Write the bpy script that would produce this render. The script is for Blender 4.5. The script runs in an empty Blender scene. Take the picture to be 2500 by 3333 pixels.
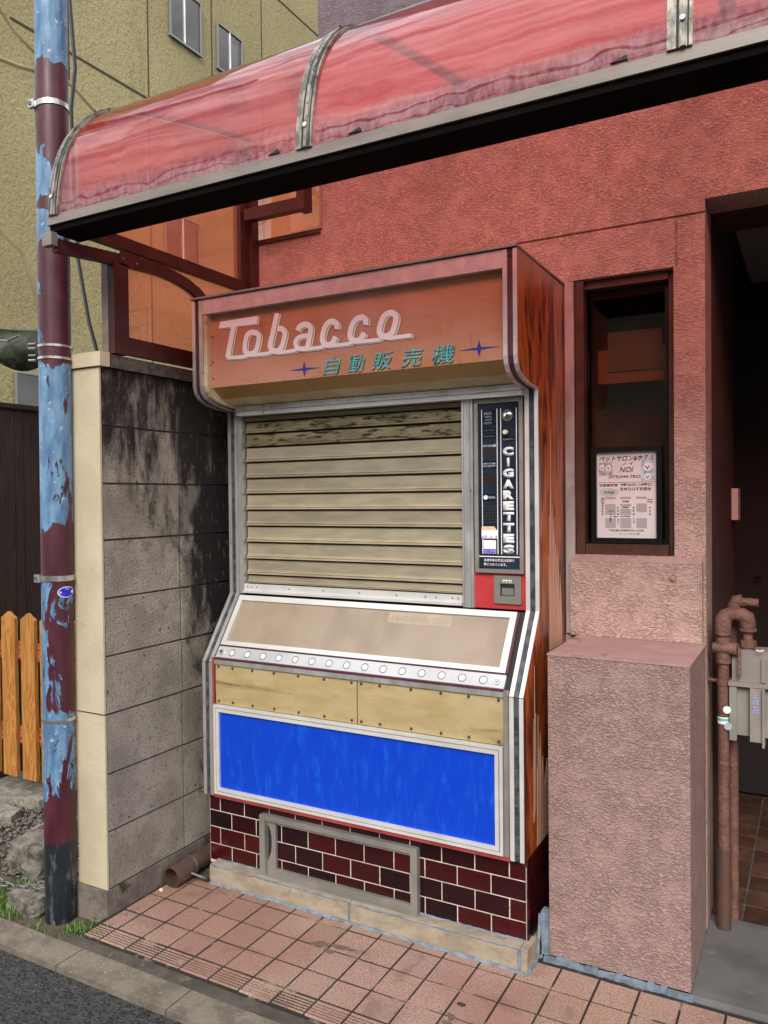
import bpy, bmesh, math, random
from mathutils import Vector, Matrix, noise

random.seed(7)
S = bpy.context.scene
COL = S.collection
R = math.radians

# ---------------------------------------------------------------- camera
yaw, pitch, roll = R(28.66), R(-1.008), R(-0.5995)
cy, sy, cp, sp = math.cos(yaw), math.sin(yaw), math.cos(pitch), math.sin(pitch)
fw = Vector((-sy * cp, cy * cp, sp))
r0 = Vector((cy, sy, 0))
u0 = r0.cross(fw)
cr, sr = math.cos(roll), math.sin(roll)
rt = cr * r0 + sr * u0
up = -sr * r0 + cr * u0
cam = bpy.data.cameras.new('camera')
cam.sensor_fit = 'HORIZONTAL'
cam.sensor_width = 36
cam.lens = 36 * 2579.4 / 2500
cam.clip_start = 0.05
cam.clip_end = 500
co = bpy.data.objects.new('camera', cam)
COL.objects.link(co)
co.matrix_world = Matrix(((rt.x, up.x, -fw.x, 0), (rt.y, up.y, -fw.y, 0), (rt.z, up.z, -fw.z, 1.4), (0, 0, 0, 1)))
S.camera = co

# ---------------------------------------------------------------- world, sun, exposure
W = bpy.data.worlds.new('World')
S.world = W
W.use_nodes = True
wn, wl = W.node_tree.nodes, W.node_tree.links
wn.clear()
SUN_EL, SUN_AZ = R(39), R(160)          # azimuth clockwise from +Y (north)
out = wn.new('ShaderNodeOutputWorld')
bg = wn.new('ShaderNodeBackground'); bg.inputs['Strength'].default_value = 0.11
sky = wn.new('ShaderNodeTexSky'); sky.sky_type = 'NISHITA'; sky.sun_disc = False
sky.sun_elevation = SUN_EL; sky.sun_rotation = SUN_AZ
sky.dust_density = 2.5
tc = wn.new('ShaderNodeTexCoord')
mp = wn.new('ShaderNodeMapping'); mp.inputs['Scale'].default_value = (1.2, 3.4, 7.0); mp.inputs['Rotation'].default_value = (0, 0, 0.45)
nz = wn.new('ShaderNodeTexNoise'); nz.inputs['Scale'].default_value = 1.6; nz.inputs['Detail'].default_value = 6; nz.inputs['Distortion'].default_value = 0.6
rp = wn.new('ShaderNodeValToRGB')
rp.color_ramp.elements[0].position = 0.38; rp.color_ramp.elements[0].color = (2.6, 2.9, 3.5, 1)
rp.color_ramp.elements[1].position = 0.66; rp.color_ramp.elements[1].color = (13, 13, 13.1, 1)
mx = wn.new('ShaderNodeMixRGB'); mx.inputs[0].default_value = 0.8
wl.new(tc.outputs['Generated'], mp.inputs[0]); wl.new(mp.outputs[0], nz.inputs[0]); wl.new(nz.outputs[0], rp.inputs[0])
wl.new(sky.outputs[0], mx.inputs[1]); wl.new(rp.outputs[0], mx.inputs[2])
sx = wn.new('ShaderNodeSeparateXYZ'); wl.new(tc.outputs['Generated'], sx.inputs[0])
zr = wn.new('ShaderNodeMapRange'); zr.inputs[1].default_value = 0; zr.inputs[2].default_value = 1; zr.inputs[3].default_value = .95; zr.inputs[4].default_value = 1.15
wl.new(sx.outputs[2], zr.inputs[0])
zm = wn.new('ShaderNodeVectorMath'); zm.operation = 'SCALE'
wl.new(mx.outputs[0], zm.inputs[0]); wl.new(zr.outputs[0], zm.inputs['Scale'])
wl.new(zm.outputs[0], bg.inputs[0]); wl.new(bg.outputs[0], out.inputs[0])

sl = bpy.data.lights.new('sun', 'SUN'); sl.energy = 1.9; sl.angle = R(28); sl.color = (1, .955, .88)
so = bpy.data.objects.new('sun', sl); COL.objects.link(so)
sd = Vector((math.sin(SUN_AZ) * math.cos(SUN_EL), math.cos(SUN_AZ) * math.cos(SUN_EL), math.sin(SUN_EL)))
so.rotation_euler = sd.to_track_quat('Z', 'Y').to_euler()
S.view_settings.view_transform = 'Standard'
S.view_settings.look = 'None'
S.view_settings.gamma = 1
S.view_settings.use_curve_mapping = False
S.view_settings.exposure = 0.9
S.cycles.max_bounces = 10
S.cycles.transparent_max_bounces = 16

# ---------------------------------------------------------------- materials
def c4(c):
    return (c[0], c[1], c[2], 1)

class G:
    """tiny node-graph helper"""
    def __init__(s, name):
        s.m = bpy.data.materials.new(name); s.m.use_nodes = True
        s.n, s.l = s.m.node_tree.nodes, s.m.node_tree.links
        s.n.clear()
        s.out = s.n.new('ShaderNodeOutputMaterial')
        s.geo = s.n.new('ShaderNodeNewGeometry')
        s.P = s.geo.outputs['Position']
    def noise(s, scale, stretch=(1, 1, 1), detail=4, dist=0, rough=.55, off=(0, 0, 0)):
        m = s.n.new('ShaderNodeMapping'); m.inputs['Scale'].default_value = stretch; m.inputs['Location'].default_value = off
        s.l.new(s.P, m.inputs[0])
        t = s.n.new('ShaderNodeTexNoise'); t.inputs['Scale'].default_value = scale
        t.inputs['Detail'].default_value = detail; t.inputs['Distortion'].default_value = dist; t.inputs['Roughness'].default_value = rough
        s.l.new(m.outputs[0], t.inputs[0])
        return t.outputs[0]
    def voro(s, scale, stretch=(1, 1, 1), feature='F1'):
        m = s.n.new('ShaderNodeMapping'); m.inputs['Scale'].default_value = stretch
        s.l.new(s.P, m.inputs[0])
        t = s.n.new('ShaderNodeTexVoronoi'); t.feature = feature; t.inputs['Scale'].default_value = scale
        s.l.new(m.outputs[0], t.inputs[0])
        return t
    def ramp(s, v, lo, hi, a=0., b=1.):
        t = s.n.new('ShaderNodeMapRange'); t.interpolation_type = 'SMOOTHSTEP'
        t.inputs[1].default_value = lo; t.inputs[2].default_value = hi; t.inputs[3].default_value = a; t.inputs[4].default_value = b
        s.l.new(v, t.inputs[0]); return t.outputs[0]
    def math(s, op, a, b=None):
        t = s.n.new('ShaderNodeMath'); t.operation = op
        for i, v in enumerate((a, b)):
            if v is None: continue
            if isinstance(v, (int, float)): t.inputs[i].default_value = v
            else: s.l.new(v, t.inputs[i])
        return t.outputs[0]
    def xyz(s):
        t = s.n.new('ShaderNodeSeparateXYZ'); s.l.new(s.P, t.inputs[0]); return t.outputs
    def mix(s, f, a, b):
        t = s.n.new('ShaderNodeMixRGB')
        for i, v in enumerate((f, a, b)):
            if isinstance(v, (int, float)): t.inputs[i].default_value = v
            elif isinstance(v, tuple): t.inputs[i].default_value = c4(v)
            else: s.l.new(v, t.inputs[i])
        return t.outputs[0]
    def rand(s):
        return s.n.new('ShaderNodeObjectInfo').outputs['Random']
    def bump(s, h, dist, strength=1., prev=None):
        t = s.n.new('ShaderNodeBump'); t.inputs['Distance'].default_value = dist; t.inputs['Strength'].default_value = strength
        s.l.new(h, t.inputs['Height'])
        if prev is not None: s.l.new(prev, t.inputs['Normal'])
        return t.outputs[0]
    def bsdf(s, color, rough=.6, metal=0., normal=None, spec=.5, coat=0.):
        b = s.n.new('ShaderNodeBsdfPrincipled')
        for k, v in (('Base Color', color), ('Roughness', rough), ('Metallic', metal), ('Specular IOR Level', spec), ('Coat Weight', coat)):
            if isinstance(v, tuple): b.inputs[k].default_value = c4(v)
            elif isinstance(v, (int, float)): b.inputs[k].default_value = v
            else: s.l.new(v, b.inputs[k])
        if normal is not None: s.l.new(normal, b.inputs['Normal'])
        return b.outputs[0]
    def done(s, sh):
        s.l.new(sh, s.out.inputs[0]); return s.m

def M(name, c1, c2=None, scale=12, stretch=(1, 1, 1), lo=.38, hi=.62, rough=.6, metal=0., bump=0., bscale=150, bstretch=(1, 1, 1),
      dirt=None, dscale=9, dstretch=(1, 1, 1), dlo=.55, dhi=.7, rnd=0., spec=.5, coat=0., rvar=0.):
    g = G(name)
    col = c1
    if c2 is not None:
        col = g.mix(g.ramp(g.noise(scale, stretch, 5), lo, hi), c1, c2)
    if dirt is not None:
        col = g.mix(g.ramp(g.noise(dscale, dstretch, 6, .3, .65, (3, 5, 7)), dlo, dhi), col, dirt)
    if rnd:
        hs = g.n.new('ShaderNodeHueSaturation')
        g.l.new(g.ramp(g.rand(), 0, 1, 1 - rnd, 1 + rnd), hs.inputs['Value'])
        if isinstance(col, tuple): hs.inputs['Color'].default_value = c4(col)
        else: g.l.new(col, hs.inputs['Color'])
        col = hs.outputs[0]
    nrm = g.bump(g.noise(bscale, bstretch, 4), bump) if bump else None
    rg = g.ramp(g.noise(scale * 1.7, stretch, 4), .3, .7, max(0, rough - rvar), min(1, rough + rvar)) if rvar else rough
    return g.done(g.bsdf(col, rg, metal, nrm, spec, coat))

def stucco(name, base, low, scale=135, dist=.0040, stretch=(.62, .62, 1.5), strong=1.):
    g = G(name)
    n1 = g.noise(scale, stretch, 3, 1.0, .5)
    n2 = g.noise(scale * 2.4, stretch, 3, .4, .6)
    msk = g.ramp(g.noise(scale * .13, (1, 1, 1), 4), .35, .62, .45, 1.)
    h = g.math('ADD', g.math('MULTIPLY', g.ramp(n1, .34, .60), msk), g.math('MULTIPLY', n2, .35))
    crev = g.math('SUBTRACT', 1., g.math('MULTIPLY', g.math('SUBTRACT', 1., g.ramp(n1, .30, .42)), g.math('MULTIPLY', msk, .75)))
    big = g.ramp(g.noise(2.3, (1, 1, 1), 5), .3, .7)
    c = g.mix(g.math('MULTIPLY', big, .5), base, tuple(x * .82 for x in base))
    c = g.mix(crev, low, c)  # relief shade painted in: low areas of the texture get the darker colour
    c = g.mix(g.ramp(g.noise(30, (1, 1, 1), 6, 0, .8), .66, .8, 0, .35), c, tuple(x * .6 for x in base))
    c = g.mix(g.ramp(g.noise(5, (1.4, 1.4, .22), 6, .2, .65), .56, .76, 0, .38), c, tuple(x * .5 for x in base))
    return g.done(g.bsdf(c, .78, 0, g.bump(h, dist, strong), .3))

PINK = (.56, .375, .32)
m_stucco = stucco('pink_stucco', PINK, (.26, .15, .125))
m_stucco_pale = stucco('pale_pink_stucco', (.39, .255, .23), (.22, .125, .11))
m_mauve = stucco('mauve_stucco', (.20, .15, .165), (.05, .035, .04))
m_smooth = M('pink_plaster', (.33, .205, .19), (.39, .25, .23), 7, rough=.7, bump=.0012, bscale=120, dirt=(.13, .065, .06), dlo=.58, dhi=.78)
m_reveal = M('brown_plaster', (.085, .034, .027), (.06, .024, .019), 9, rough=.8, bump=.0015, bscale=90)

def olive():
    g = G('olive_render')
    n1 = g.noise(26, (1, 1, .8), 5, .8)
    c = g.mix(g.ramp(g.noise(.5, (1, 1, 1), 5), .35, .65), (.30, .25, .128), (.37, .315, .165))
    c = g.mix(g.ramp(n1, .35, .5, .35, 0), c, (.14, .11, .05))
    c = g.mix(g.ramp(g.noise(1.1, (1, 1, .18), 6), .58, .75, 0, .6), c, (.13, .11, .06))
    return g.done(g.bsdf(c, .85, 0, g.bump(n1, .02, .8), .2))
m_olive = olive()
m_crack = M('filled_crack', (.30, .25, .13), (.24, .19, .09), 3, rough=.9, bump=.004, bscale=30)

def concrete_block():
    g = G('weathered_block')
    x, y, z = g.xyz()
    base = g.mix(g.ramp(g.noise(9, (1, 1, 1), 6), .35, .65), (.50, .45, .385), (.37, .33, .28))
    base = g.mix(g.ramp(g.noise(120, (1, 1, 1), 3, 0, .7), .56, .64, 0, .8), base, (.09, .078, .066))
    base = g.mix(g.ramp(g.noise(48, (1, 1, 1), 2, 0, .5, (4, 4, 4)), .68, .72, 0, .8), base, (.05, .045, .04))
    base = g.mix(g.ramp(g.noise(2.4, (1, 1, 1), 5), .50, .68, 0, .35), base, (.13, .14, .10))
    # black algae running down from the cap and in the back corner
    st = g.noise(4.6, (1, 1.9, .8), 7, .25, .68)
    hz = g.math('MULTIPLY', g.math('SUBTRACT', z, 1.16), .41)
    hy = g.math('MULTIPLY', g.math('SUBTRACT', y, 2.17), .95)
    f = g.math('ADD', g.math('ADD', st, g.math('MAXIMUM', hz, -.14)), g.math('MINIMUM', g.math('MAXIMUM', hy, -.05), .3))
    c = g.mix(g.ramp(f, .50, .72), base, (.028, .022, .024))
    c = g.mix(g.ramp(g.noise(60, (1, 1, .4), 5), .56, .72, 0, .7), c, (.22, .18, .16))
    c = g.mix(g.math('MULTIPLY', g.ramp(g.noise(7, (1, 1.5, .35), 5, .3, .6, (2, 6, 1)), .54, .66, 0, .6), g.ramp(z, 1.1, 1.4)), c, (.36, .31, .28))
    rr = g.ramp(g.rand(), 0, 1, 0, .16)
    c = g.mix(rr, c, (.08, .08, .06))
    h = g.noise(120, (1, 1, 1), 5, 0, .7)
    return g.done(g.bsdf(c, .9, 0, g.bump(g.ramp(h, .3, .6), .004), .2))
m_block = concrete_block()
m_mortar = M('dark_mortar', (.06, .05, .045), (.11, .095, .08), 30, rough=.95, bump=.002)
m_footing = M('footing_concrete', (.20, .17, .14), (.12, .10, .085), 11, rough=.95, bump=.004, bscale=60, dirt=(.035, .04, .02), dlo=.52, dhi=.66)
m_cream = M('cream_paint', (.54, .46, .325), (.48, .40, .275), 6, rough=.75, bump=.0016, bscale=70, dirt=(.36, .28, .17), dscale=3, dlo=.62, dhi=.8)

def pole_paint():
    g = G('flaking_pole_paint')
    x, y, z = g.xyz()
    v = g.noise(11, (1.6, 1.6, .55), 9, .7, .68)
    lf = g.ramp(x, -2.32, -2.21, .09, -.13)
    # long bands where the maroon coat survives
    cr_ = g.n.new('ShaderNodeValToRGB'); el = cr_.color_ramp
    stops = [(0, .55), (.25, .1), (.375, .12), (.40, .60), (.68, .72), (.70, .45), (1.13, .50), (1.16, .05), (1.29, .10), (1.34, .75), (1.85, .85), (1.88, .12), (2.26, .22), (2.29, .8), (2.37, .7), (2.375, .1), (2.40, .1), (2.41, .72), (2.56, .62), (2.62, .08), (2.83, .12), (2.87, .95), (3.6, .95)]
    el.elements[0].position = 0; el.elements[1].position = 1
    for q in (0, 1): el.elements[q].color = (stops[-q][1],) * 3 + (1,)
    for zz, vv in stops[1:-1]:
        e_ = el.elements.new(zz / 3.6); e_.color = (vv, vv, vv, 1)
    g.l.new(g.math('DIVIDE', z, 3.6), cr_.inputs[0])
    band = g.math('MULTIPLY', g.math('SUBTRACT', cr_.outputs[0], .48), .42)
    blue = g.ramp(g.math('ADD', g.math('ADD', g.math('ADD', v, lf), band), 0), .435, .450)
    bl = g.mix(g.ramp(g.noise(26, (1.5, 1.5, .4), 5), .35, .65), (.065, .145, .27), (.15, .275, .43))
    bl = g.mix(g.ramp(g.noise(45, (1, 1, 1), 5), .62, .7, 0, .8), bl, (.45, .52, .56))
    mr = g.mix(g.ramp(g.noise(20, (1, 1, .4), 5), .4, .7), (.055, .008, .018), (.085, .018, .028))
    c = g.mix(blue, mr, bl)
    blk = g.mix(g.ramp(g.noise(40, (1, 1, .25), 6), .52, .66), (.012, .014, .02), (.07, .09, .11))
    c = g.mix(g.ramp(z, .240, .250), blk, c)
    return g.done(g.bsdf(c, g.ramp(v, .3, .7, .35, .6), 0, g.bump(blue, .0012), .5))
m_pole = pole_paint()

def veneer():
    g = G('wood_veneer')
    x, y, z = g.xyz()
    a = g.noise(9, (1, 1.8, .38), 7, 1.4, .6)
    b = g.noise(60, (1, 1.6, .12), 4, .3)
    f = g.ramp(g.math('ADD', a, g.math('MULTIPLY', g.math('SUBTRACT', b, .5), .18)), .34, .56)
    c = g.mix(f, (.085, .014, .006), (.48, .105, .02))
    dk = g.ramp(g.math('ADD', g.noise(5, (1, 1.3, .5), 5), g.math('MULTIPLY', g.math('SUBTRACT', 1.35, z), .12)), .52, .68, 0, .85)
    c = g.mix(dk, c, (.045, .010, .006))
    # bleached, lifting edge along the roof
    tp = g.ramp(g.math('ADD', z, g.math('MULTIPLY', g.noise(60, (1, 1.2, .1), 4), .14)), 2.09, 2.20, 0, .8)
    c = g.mix(tp, c, (.33, .21, .17))
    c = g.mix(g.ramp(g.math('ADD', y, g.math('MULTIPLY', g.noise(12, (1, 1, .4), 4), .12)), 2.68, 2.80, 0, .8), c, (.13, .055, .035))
    crk = g.ramp(g.noise(42, (1, .35, 2.4), 6, 1.0, .7), .60, .67, 0, .7)
    c = g.mix(g.math('MULTIPLY', crk, g.ramp(y, 2.52, 2.66)), c, (.03, .012, .008))
    return g.done(g.bsdf(c, .38, 0, g.bump(b, .0007), .5, .25))
m_veneer = veneer()
m_bare = M('bare_wood', (.58, .34, .25), (.48, .26, .18), 60, (1, 1.4, .06), rough=.8, bump=.0012, bscale=90, bstretch=(1, 1.5, .05))
m_alu = M('aluminium', (.74, .74, .73), (.60, .60, .58), 20, (1, 1, .3), rough=.36, metal=.75, dirt=(.30, .28, .24), dscale=26, dlo=.62, dhi=.74, rvar=.08)
m_alu_dull = M('dull_aluminium', (.34, .325, .295), (.27, .255, .225), 14, (.5, 1, 1), rough=.5, metal=.5, dirt=(.2, .17, .13), dscale=40, dlo=.66, dhi=.78, bump=.0005)
m_white_alu = M('bright_trim', (.78, .775, .75), (.68, .67, .645), 9, (.5, 1, 1), rough=.34, metal=.35, dirt=(.5, .48, .43), dscale=40, dlo=.70, dhi=.8)
m_pinktrim = M('weathered_header_trim', (.62, .50, .51), (.52, .40, .41), 18, rough=.5, metal=.15, dirt=(.80, .72, .70), dscale=60, dlo=.68, dhi=.72, bump=.0004)
m_maroon = M('maroon_insert', (.09, .018, .028), (.055, .012, .02), 12, rough=.5)
m_black_ins = M('black_insert', (.03, .032, .04), (.08, .085, .095), 34, rough=.45, dirt=(.2, .2, .2), dscale=50, dlo=.68, dhi=.74)
m_body = M('dark_cabinet', (.014, .010, .010), rough=.7)
m_red = M('red_enamel', (.50, .045, .045), (.42, .035, .035), 8, rough=.4, dirt=(.09, .012, .015), dscale=16, dlo=.58, dhi=.7)
m_redrail = M('faded_red_rail', (.36, .05, .05), (.26, .035, .035), 15, rough=.5)

def amber(name, a, b, streak):
    g = G(name)
    x, y, z = g.xyz()
    c = g.mix(g.ramp(g.noise(3.2, (1, 1, 1.6), 4), .35, .65), a, b)
    rip = g.noise(120, (.6, 1, 1.4), 3, 1.2)
    msk = g.ramp(g.noise(3.5, (1, 1, 1), 2, 0, .5, (4, 1, 2)), .45, .6)
    c = g.mix(g.ramp(g.noise(24, (1.6, 1, .4), 6), .62, .74, 0, .5), c, streak)
    return g.done(g.bsdf(c, .32, 0, g.bump(g.math('MULTIPLY', rip, msk), .0022), .5))
m_amber = amber('amber_acrylic', (.46, .185, .080), (.52, .25, .165), (.25, .10, .05))
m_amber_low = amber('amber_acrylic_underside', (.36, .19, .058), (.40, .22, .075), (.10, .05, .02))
m_cream_plastic = M('aged_cream_plastic', (.62, .52, .34), (.48, .37, .22), 9, rough=.5, dirt=(.22, .12, .05), dscale=22, dlo=.6, dhi=.74)
m_slat = M('shutter_gold', (.40, .345, .245), (.33, .285, .20), 16, (.5, 1, 2.2), rough=.48, metal=.35, dirt=(.10, .075, .035), dscale=24, dstretch=(.6, 1, 2.5), dlo=.66, dhi=.80, bump=.0008, bscale=220, rnd=.1)
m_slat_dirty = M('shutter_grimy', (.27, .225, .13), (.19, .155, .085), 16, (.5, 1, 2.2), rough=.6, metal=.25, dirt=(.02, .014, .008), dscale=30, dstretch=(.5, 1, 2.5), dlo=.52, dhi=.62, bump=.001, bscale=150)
m_glassbk = M('black_glass', (.012, .018, .034), (.02, .03, .05), 5, rough=.10, spec=.6)
m_beige = M('beige_panel', (.33, .265, .20), (.28, .22, .165), 7, (1, 1, .5), rough=.22, dirt=(.34, .25, .19), dscale=5, dlo=.55, dhi=.8, bump=.0003)
m_silver = M('button_strip', (.56, .57, .58), (.48, .49, .50), 12, (.3, 1, 1), rough=.32, metal=.3)
m_btn = M('button_white', (.60, .63, .65), rough=.35)
m_yellow = M('aged_yellow_sheet', (.84, .67, .36), (.76, .58, .28), 9, (1, 1, 2.2), rough=.55, dirt=(.36, .20, .08), dscale=4, dstretch=(.5, 1, 6), dlo=.56, dhi=.74, bump=.0012, bscale=26, bstretch=(.6, 1, 2))

def blue_panel():
    g = G('blue_panel')
    c = g.mix(g.ramp(g.noise(30, (1, 1, .30), 7, .2, .7), .48, .80, 0, .7), (.001, .045, .50), (.01, .16, .74))
    c = g.mix(g.ramp(g.noise(55, (1, 1, .5), 6, 0, .75), .66, .76, 0, .55), c, (.16, .45, .85))
    c = g.mix(g.ramp(g.noise(90, (1, 1, .8), 3, 0, .5, (9, 2, 1)), .76, .79, 0, .7), c, (.55, .7, .85))
    return g.done(g.bsdf(c, .42, 0, None, .35))
m_blue = blue_panel()

def brick_tile():
    g = G('glazed_brick_tile')
    r = g.rand()
    c = g.mix(r, (.008, .002, .005), (.058, .0035, .005))
    c = g.mix(g.ramp(g.noise(40, (1, 1, 1), 5), .4, .7, 0, .4), c, (.018, .003, .004))
    c = g.mix(g.ramp(g.noise(75, (1, 1, 1), 2, 0, .5), .78, .80, 0, .8), c, (.45, .32, .28))
    return g.done(g.bsdf(c, .16, 0, g.bump(g.noise(30, (1, 1, 1), 3), .0006), .4))
m_brick = brick_tile()
m_grout = M('pale_grout', (.66, .60, .52), (.50, .44, .37), 40, rough=.9, bump=.0008)
m_ledge = M('ledge_stone', (.36, .295, .22), (.27, .215, .155), 14, (.7, 1, 1.5), rough=.9, bump=.0025, bscale=70, dirt=(.20, .155, .11), dscale=14, dlo=.56, dhi=.72)
m_seal = M('blue_grey_sealant', (.20, .26, .33), (.13, .165, .20), 30, rough=.6, bump=.002, bscale=80, dirt=(.12, .11, .10), dscale=25, dlo=.6, dhi=.72)

def floor_tile():
    g = G('pavement_tile')
    c = g.mix(g.rand(), (.31, .20, .15), (.39, .265, .20))
    c = g.mix(g.ramp(g.noise(1.7, (1, 1, 1), 3), .4, .65, 0, .6), c, (.39, .25, .215))
    sp_ = g.noise(210, (1, 1, 1), 3, 0, .7)
    c = g.mix(g.ramp(sp_, .50, .60, 0, .8), c, (.15, .075, .055))
    c = g.mix(g.ramp(g.noise(190, (1, 1, 1), 3, 0, .7, (5, 5, 5)), .58, .7, 0, .55), c, (.66, .47, .36))
    c = g.mix(g.ramp(g.noise(7, (1, 1, 1), 6, .4, .65, (1, 9, 2)), .55, .68, 0, .6), c, (.17, .115, .09))
    x, y, z = g.xyz()
    dk = g.ramp(g.noise(1.3, (1, 1, 1), 4, .2, .6, (6, 2, 0)), .46, .62, 0, .4)
    c = g.mix(dk, c, (.25, .11, .075))
    return g.done(g.bsdf(c, .75, 0, g.bump(sp_, .0009), .3))
m_tile = floor_tile()
m_joint = M('tile_joint', (.022, .018, .015), (.26, .21, .17), 9, lo=.56, hi=.66, rough=.95, bump=.002, dirt=(.03, .045, .012), dscale=7, dlo=.56, dhi=.66)
m_kerb = M('kerb_concrete', (.19, .165, .125), (.12, .10, .075), 10, rough=.95, bump=.003, bscale=130, dirt=(.46, .40, .30), dscale=170, dlo=.60, dhi=.68)
m_gutter = M('gutter_concrete', (.09, .077, .06), (.055, .047, .038), 12, rough=.95, bump=.003, bscale=110, dirt=(.20, .17, .13), dscale=20, dlo=.6, dhi=.75)

def asphalt():
    g = G('asphalt')
    v = g.voro(85)
    c = g.mix(g.ramp(v.outputs['Color'], .1, .9), (.020, .020, .022), (.052, .050, .050))
    c = g.mix(g.ramp(g.noise(150, (1, 1, 1), 2, 0, .5), .70, .74, 0, .8), c, (.30, .31, .29))
    return g.done(g.bsdf(c, .8, 0, g.bump(g.ramp(v.outputs['Distance'], 0, .6, 1, 0), .006), .4))
m_asphalt = asphalt()
m_soil = M('soil', (.055, .042, .026), (.10, .08, .05), 18, rough=1, bump=.008, bscale=45, dirt=(.03, .05, .012), dscale=9, dlo=.52, dhi=.62)
m_granite = M('pale_granite', (.30, .275, .235), (.18, .165, .14), 26, rough=.95, bump=.004, bscale=60, dirt=(.09, .085, .07), dscale=60, dlo=.55, dhi=.68)
m_rock = M('rough_granite', (.20, .18, .15), (.11, .098, .08), 22, rough=.95, bump=.008, bscale=40, dirt=(.05, .05, .035), dscale=14, dlo=.52, dhi=.66)
m_pebble = M('pebbles', (.20, .18, .155), (.045, .045, .048), 160, lo=.42, hi=.56, rough=.6, dirt=(.36, .30, .22), dscale=90, dlo=.60, dhi=.66)
m_apron = M('apron_concrete', (.10, .098, .096), (.135, .135, .137), 5, rough=.6, bump=.0012, bscale=60, dirt=(.25, .27, .30), dscale=8, dlo=.60, dhi=.78)
m_passage_tile = M('passage_tile', (.06, .026, .018), (.09, .042, .026), 22, rough=.6, bump=.0008, rnd=.3)
m_grass = M('grass', (.06, .15, .02), (.13, .24, .035), 40, rough=.6)
m_leaf = M('fallen_leaf', (.045, .04, .02), rough=.7)
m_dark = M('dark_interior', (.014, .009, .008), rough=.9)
m_black = M('black_gloss', (.006, .006, .007), rough=.25)
m_brownframe = M('bronze_frame', (.105, .046, .032), (.075, .033, .024), 14, rough=.4, metal=.3)
m_greystrip = M('grey_side_strip', (.45, .38, .37), (.30, .24, .24), 12, (1, 1, .4), rough=.5, metal=.2)
m_gutteralu = M('bronze_gutter', (.20, .165, .14), (.25, .21, .18), 5, (1, 1, 4), rough=.42, metal=.25)
m_underside = M('black_underside', (.004, .003, .003), (.007, .004, .004), 10, rough=.9, spec=.05)
m_rib = M('rib_aluminium', (.36, .32, .27), (.14, .13, .11), 28, (1.5, 1, .7), rough=.45, metal=.5, dirt=(.05, .05, .04), dscale=45, dlo=.54, dhi=.66)
m_hoodframe = M('maroon_hood_frame', (.070, .018, .018), (.045, .012, .012), 12, rough=.45, dirt=(.20, .13, .11), dscale=40, dstretch=(1, 1, 1), dlo=.66, dhi=.76, bump=.0006)
m_steel = M('stainless_band', (.62, .62, .60), (.5, .5, .48), 30, rough=.3, metal=.9)
m_blackcable = M('black_cable', (.012, .012, .014), rough=.5)
m_rustpipe = M('brown_pvc', (.10, .055, .045), (.065, .038, .03), 14, rough=.4, dirt=(.16, .12, .10), dscale=12, dlo=.6, dhi=.75)
m_rust = M('rusty_lid', (.16, .055, .035), (.08, .03, .02), 30, rough=.9, bump=.001)
m_pinkpipe = M('painted_pipe', (.19, .088, .065), (.13, .06, .045), 30, rough=.65, bump=.005, bscale=90, dirt=(.09, .04, .03), dscale=35, dlo=.58, dhi=.70)
m_sleeve = M('pipe_sleeve', (.11, .055, .04), (.07, .05, .045), 18, (1, 1, .3), rough=.5, dirt=(.42, .34, .2), dscale=22, dstretch=(1, 1, .3), dlo=.66, dhi=.70)
m_meter = M('meter_grey', (.30, .265, .25), (.24, .215, .20), 8, rough=.5, bump=.0004, bscale=300)
m_meter_green = M('meter_green_grey', (.27, .265, .235), (.22, .22, .195), 8, rough=.5)
m_picket = None
def wood(name, a, b, st, rough=.55, grain=70):
    g = G(name)
    n = g.noise(grain / 5, st, 3, 2.2)
    w = g.math('SINE', g.math('MULTIPLY', n, 46))
    c = g.mix(g.ramp(w, -.7, .8), a, b)
    c = g.mix(g.ramp(g.noise(13, (1, 1, .8), 2, 0, .5, (2, 8, 3)), .73, .77, 0, .8), c, tuple(x * .25 for x in a))
    return g.done(g.bsdf(c, rough, 0, g.bump(w, .0004), .4))
m_picket = wood('orange_cedar', (.46, .205, .045), (.33, .125, .025), (1, 1, .09))
m_rail = wood('red_cedar', (.40, .15, .075), (.16, .045, .02), (.10, 1, 1.1))
m_plank = wood('dark_stained_plank', (.036, .018, .012), (.020, .010, .008), (1, 1, .07), .7)
m_moss = M('mossy_sheet', (.10, .12, .075), (.03, .04, .015), 12, rough=.45, dirt=(.30, .31, .29), dscale=9, dlo=.58, dhi=.72, bump=.004, bscale=14)
m_chain = M('galvanised_chain', (.30, .30, .29), (.18, .17, .15), 50, rough=.5, metal=.8)
m_white = M('printed_white', (.86, .84, .85), rough=.45)
m_cream_ink = M('printed_cream', (.82, .74, .60), rough=.45)
m_ink = M('printed_black', (.012, .010, .012), rough=.45)
m_navy = M('printed_navy', (.02, .02, .30), rough=.4)
m_teal = M('printed_teal', (.10, .52, .52), (.07, .44, .46), 20, rough=.45)
m_paper = M('poster_paper', (.74, .70, .71), (.68, .64, .66), 6, rough=.55)
m_txt_grey = M('printed_grey', (.16, .16, .17), rough=.5)
m_txt_dim = M('printed_dim_white', (.38, .40, .42), rough=.5)
m_stick_orange = M('sticker_orange', (.78, .42, .20), (.85, .70, .55), 20, rough=.4)
m_stick_blue = M('sticker_blue', (.02, .02, .62), rough=.4)
m_pale_blue = M('sticker_wear', (.12, .16, .55), rough=.5)
m_mapgrey = M('map_grey', (.42, .38, .39), rough=.6)
m_ceiling = M('ceiling_board', (.30, .27, .275), rough=.8)
m_chrome = M('chrome', (.75, .75, .74), rough=.12, metal=1)
m_steel_dark = M('weathered_screw', (.16, .14, .12), rough=.35, metal=.8)
m_rubber = M('black_rubber', (.012, .012, .012), rough=.7)
m_sky_reflect = None

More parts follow.
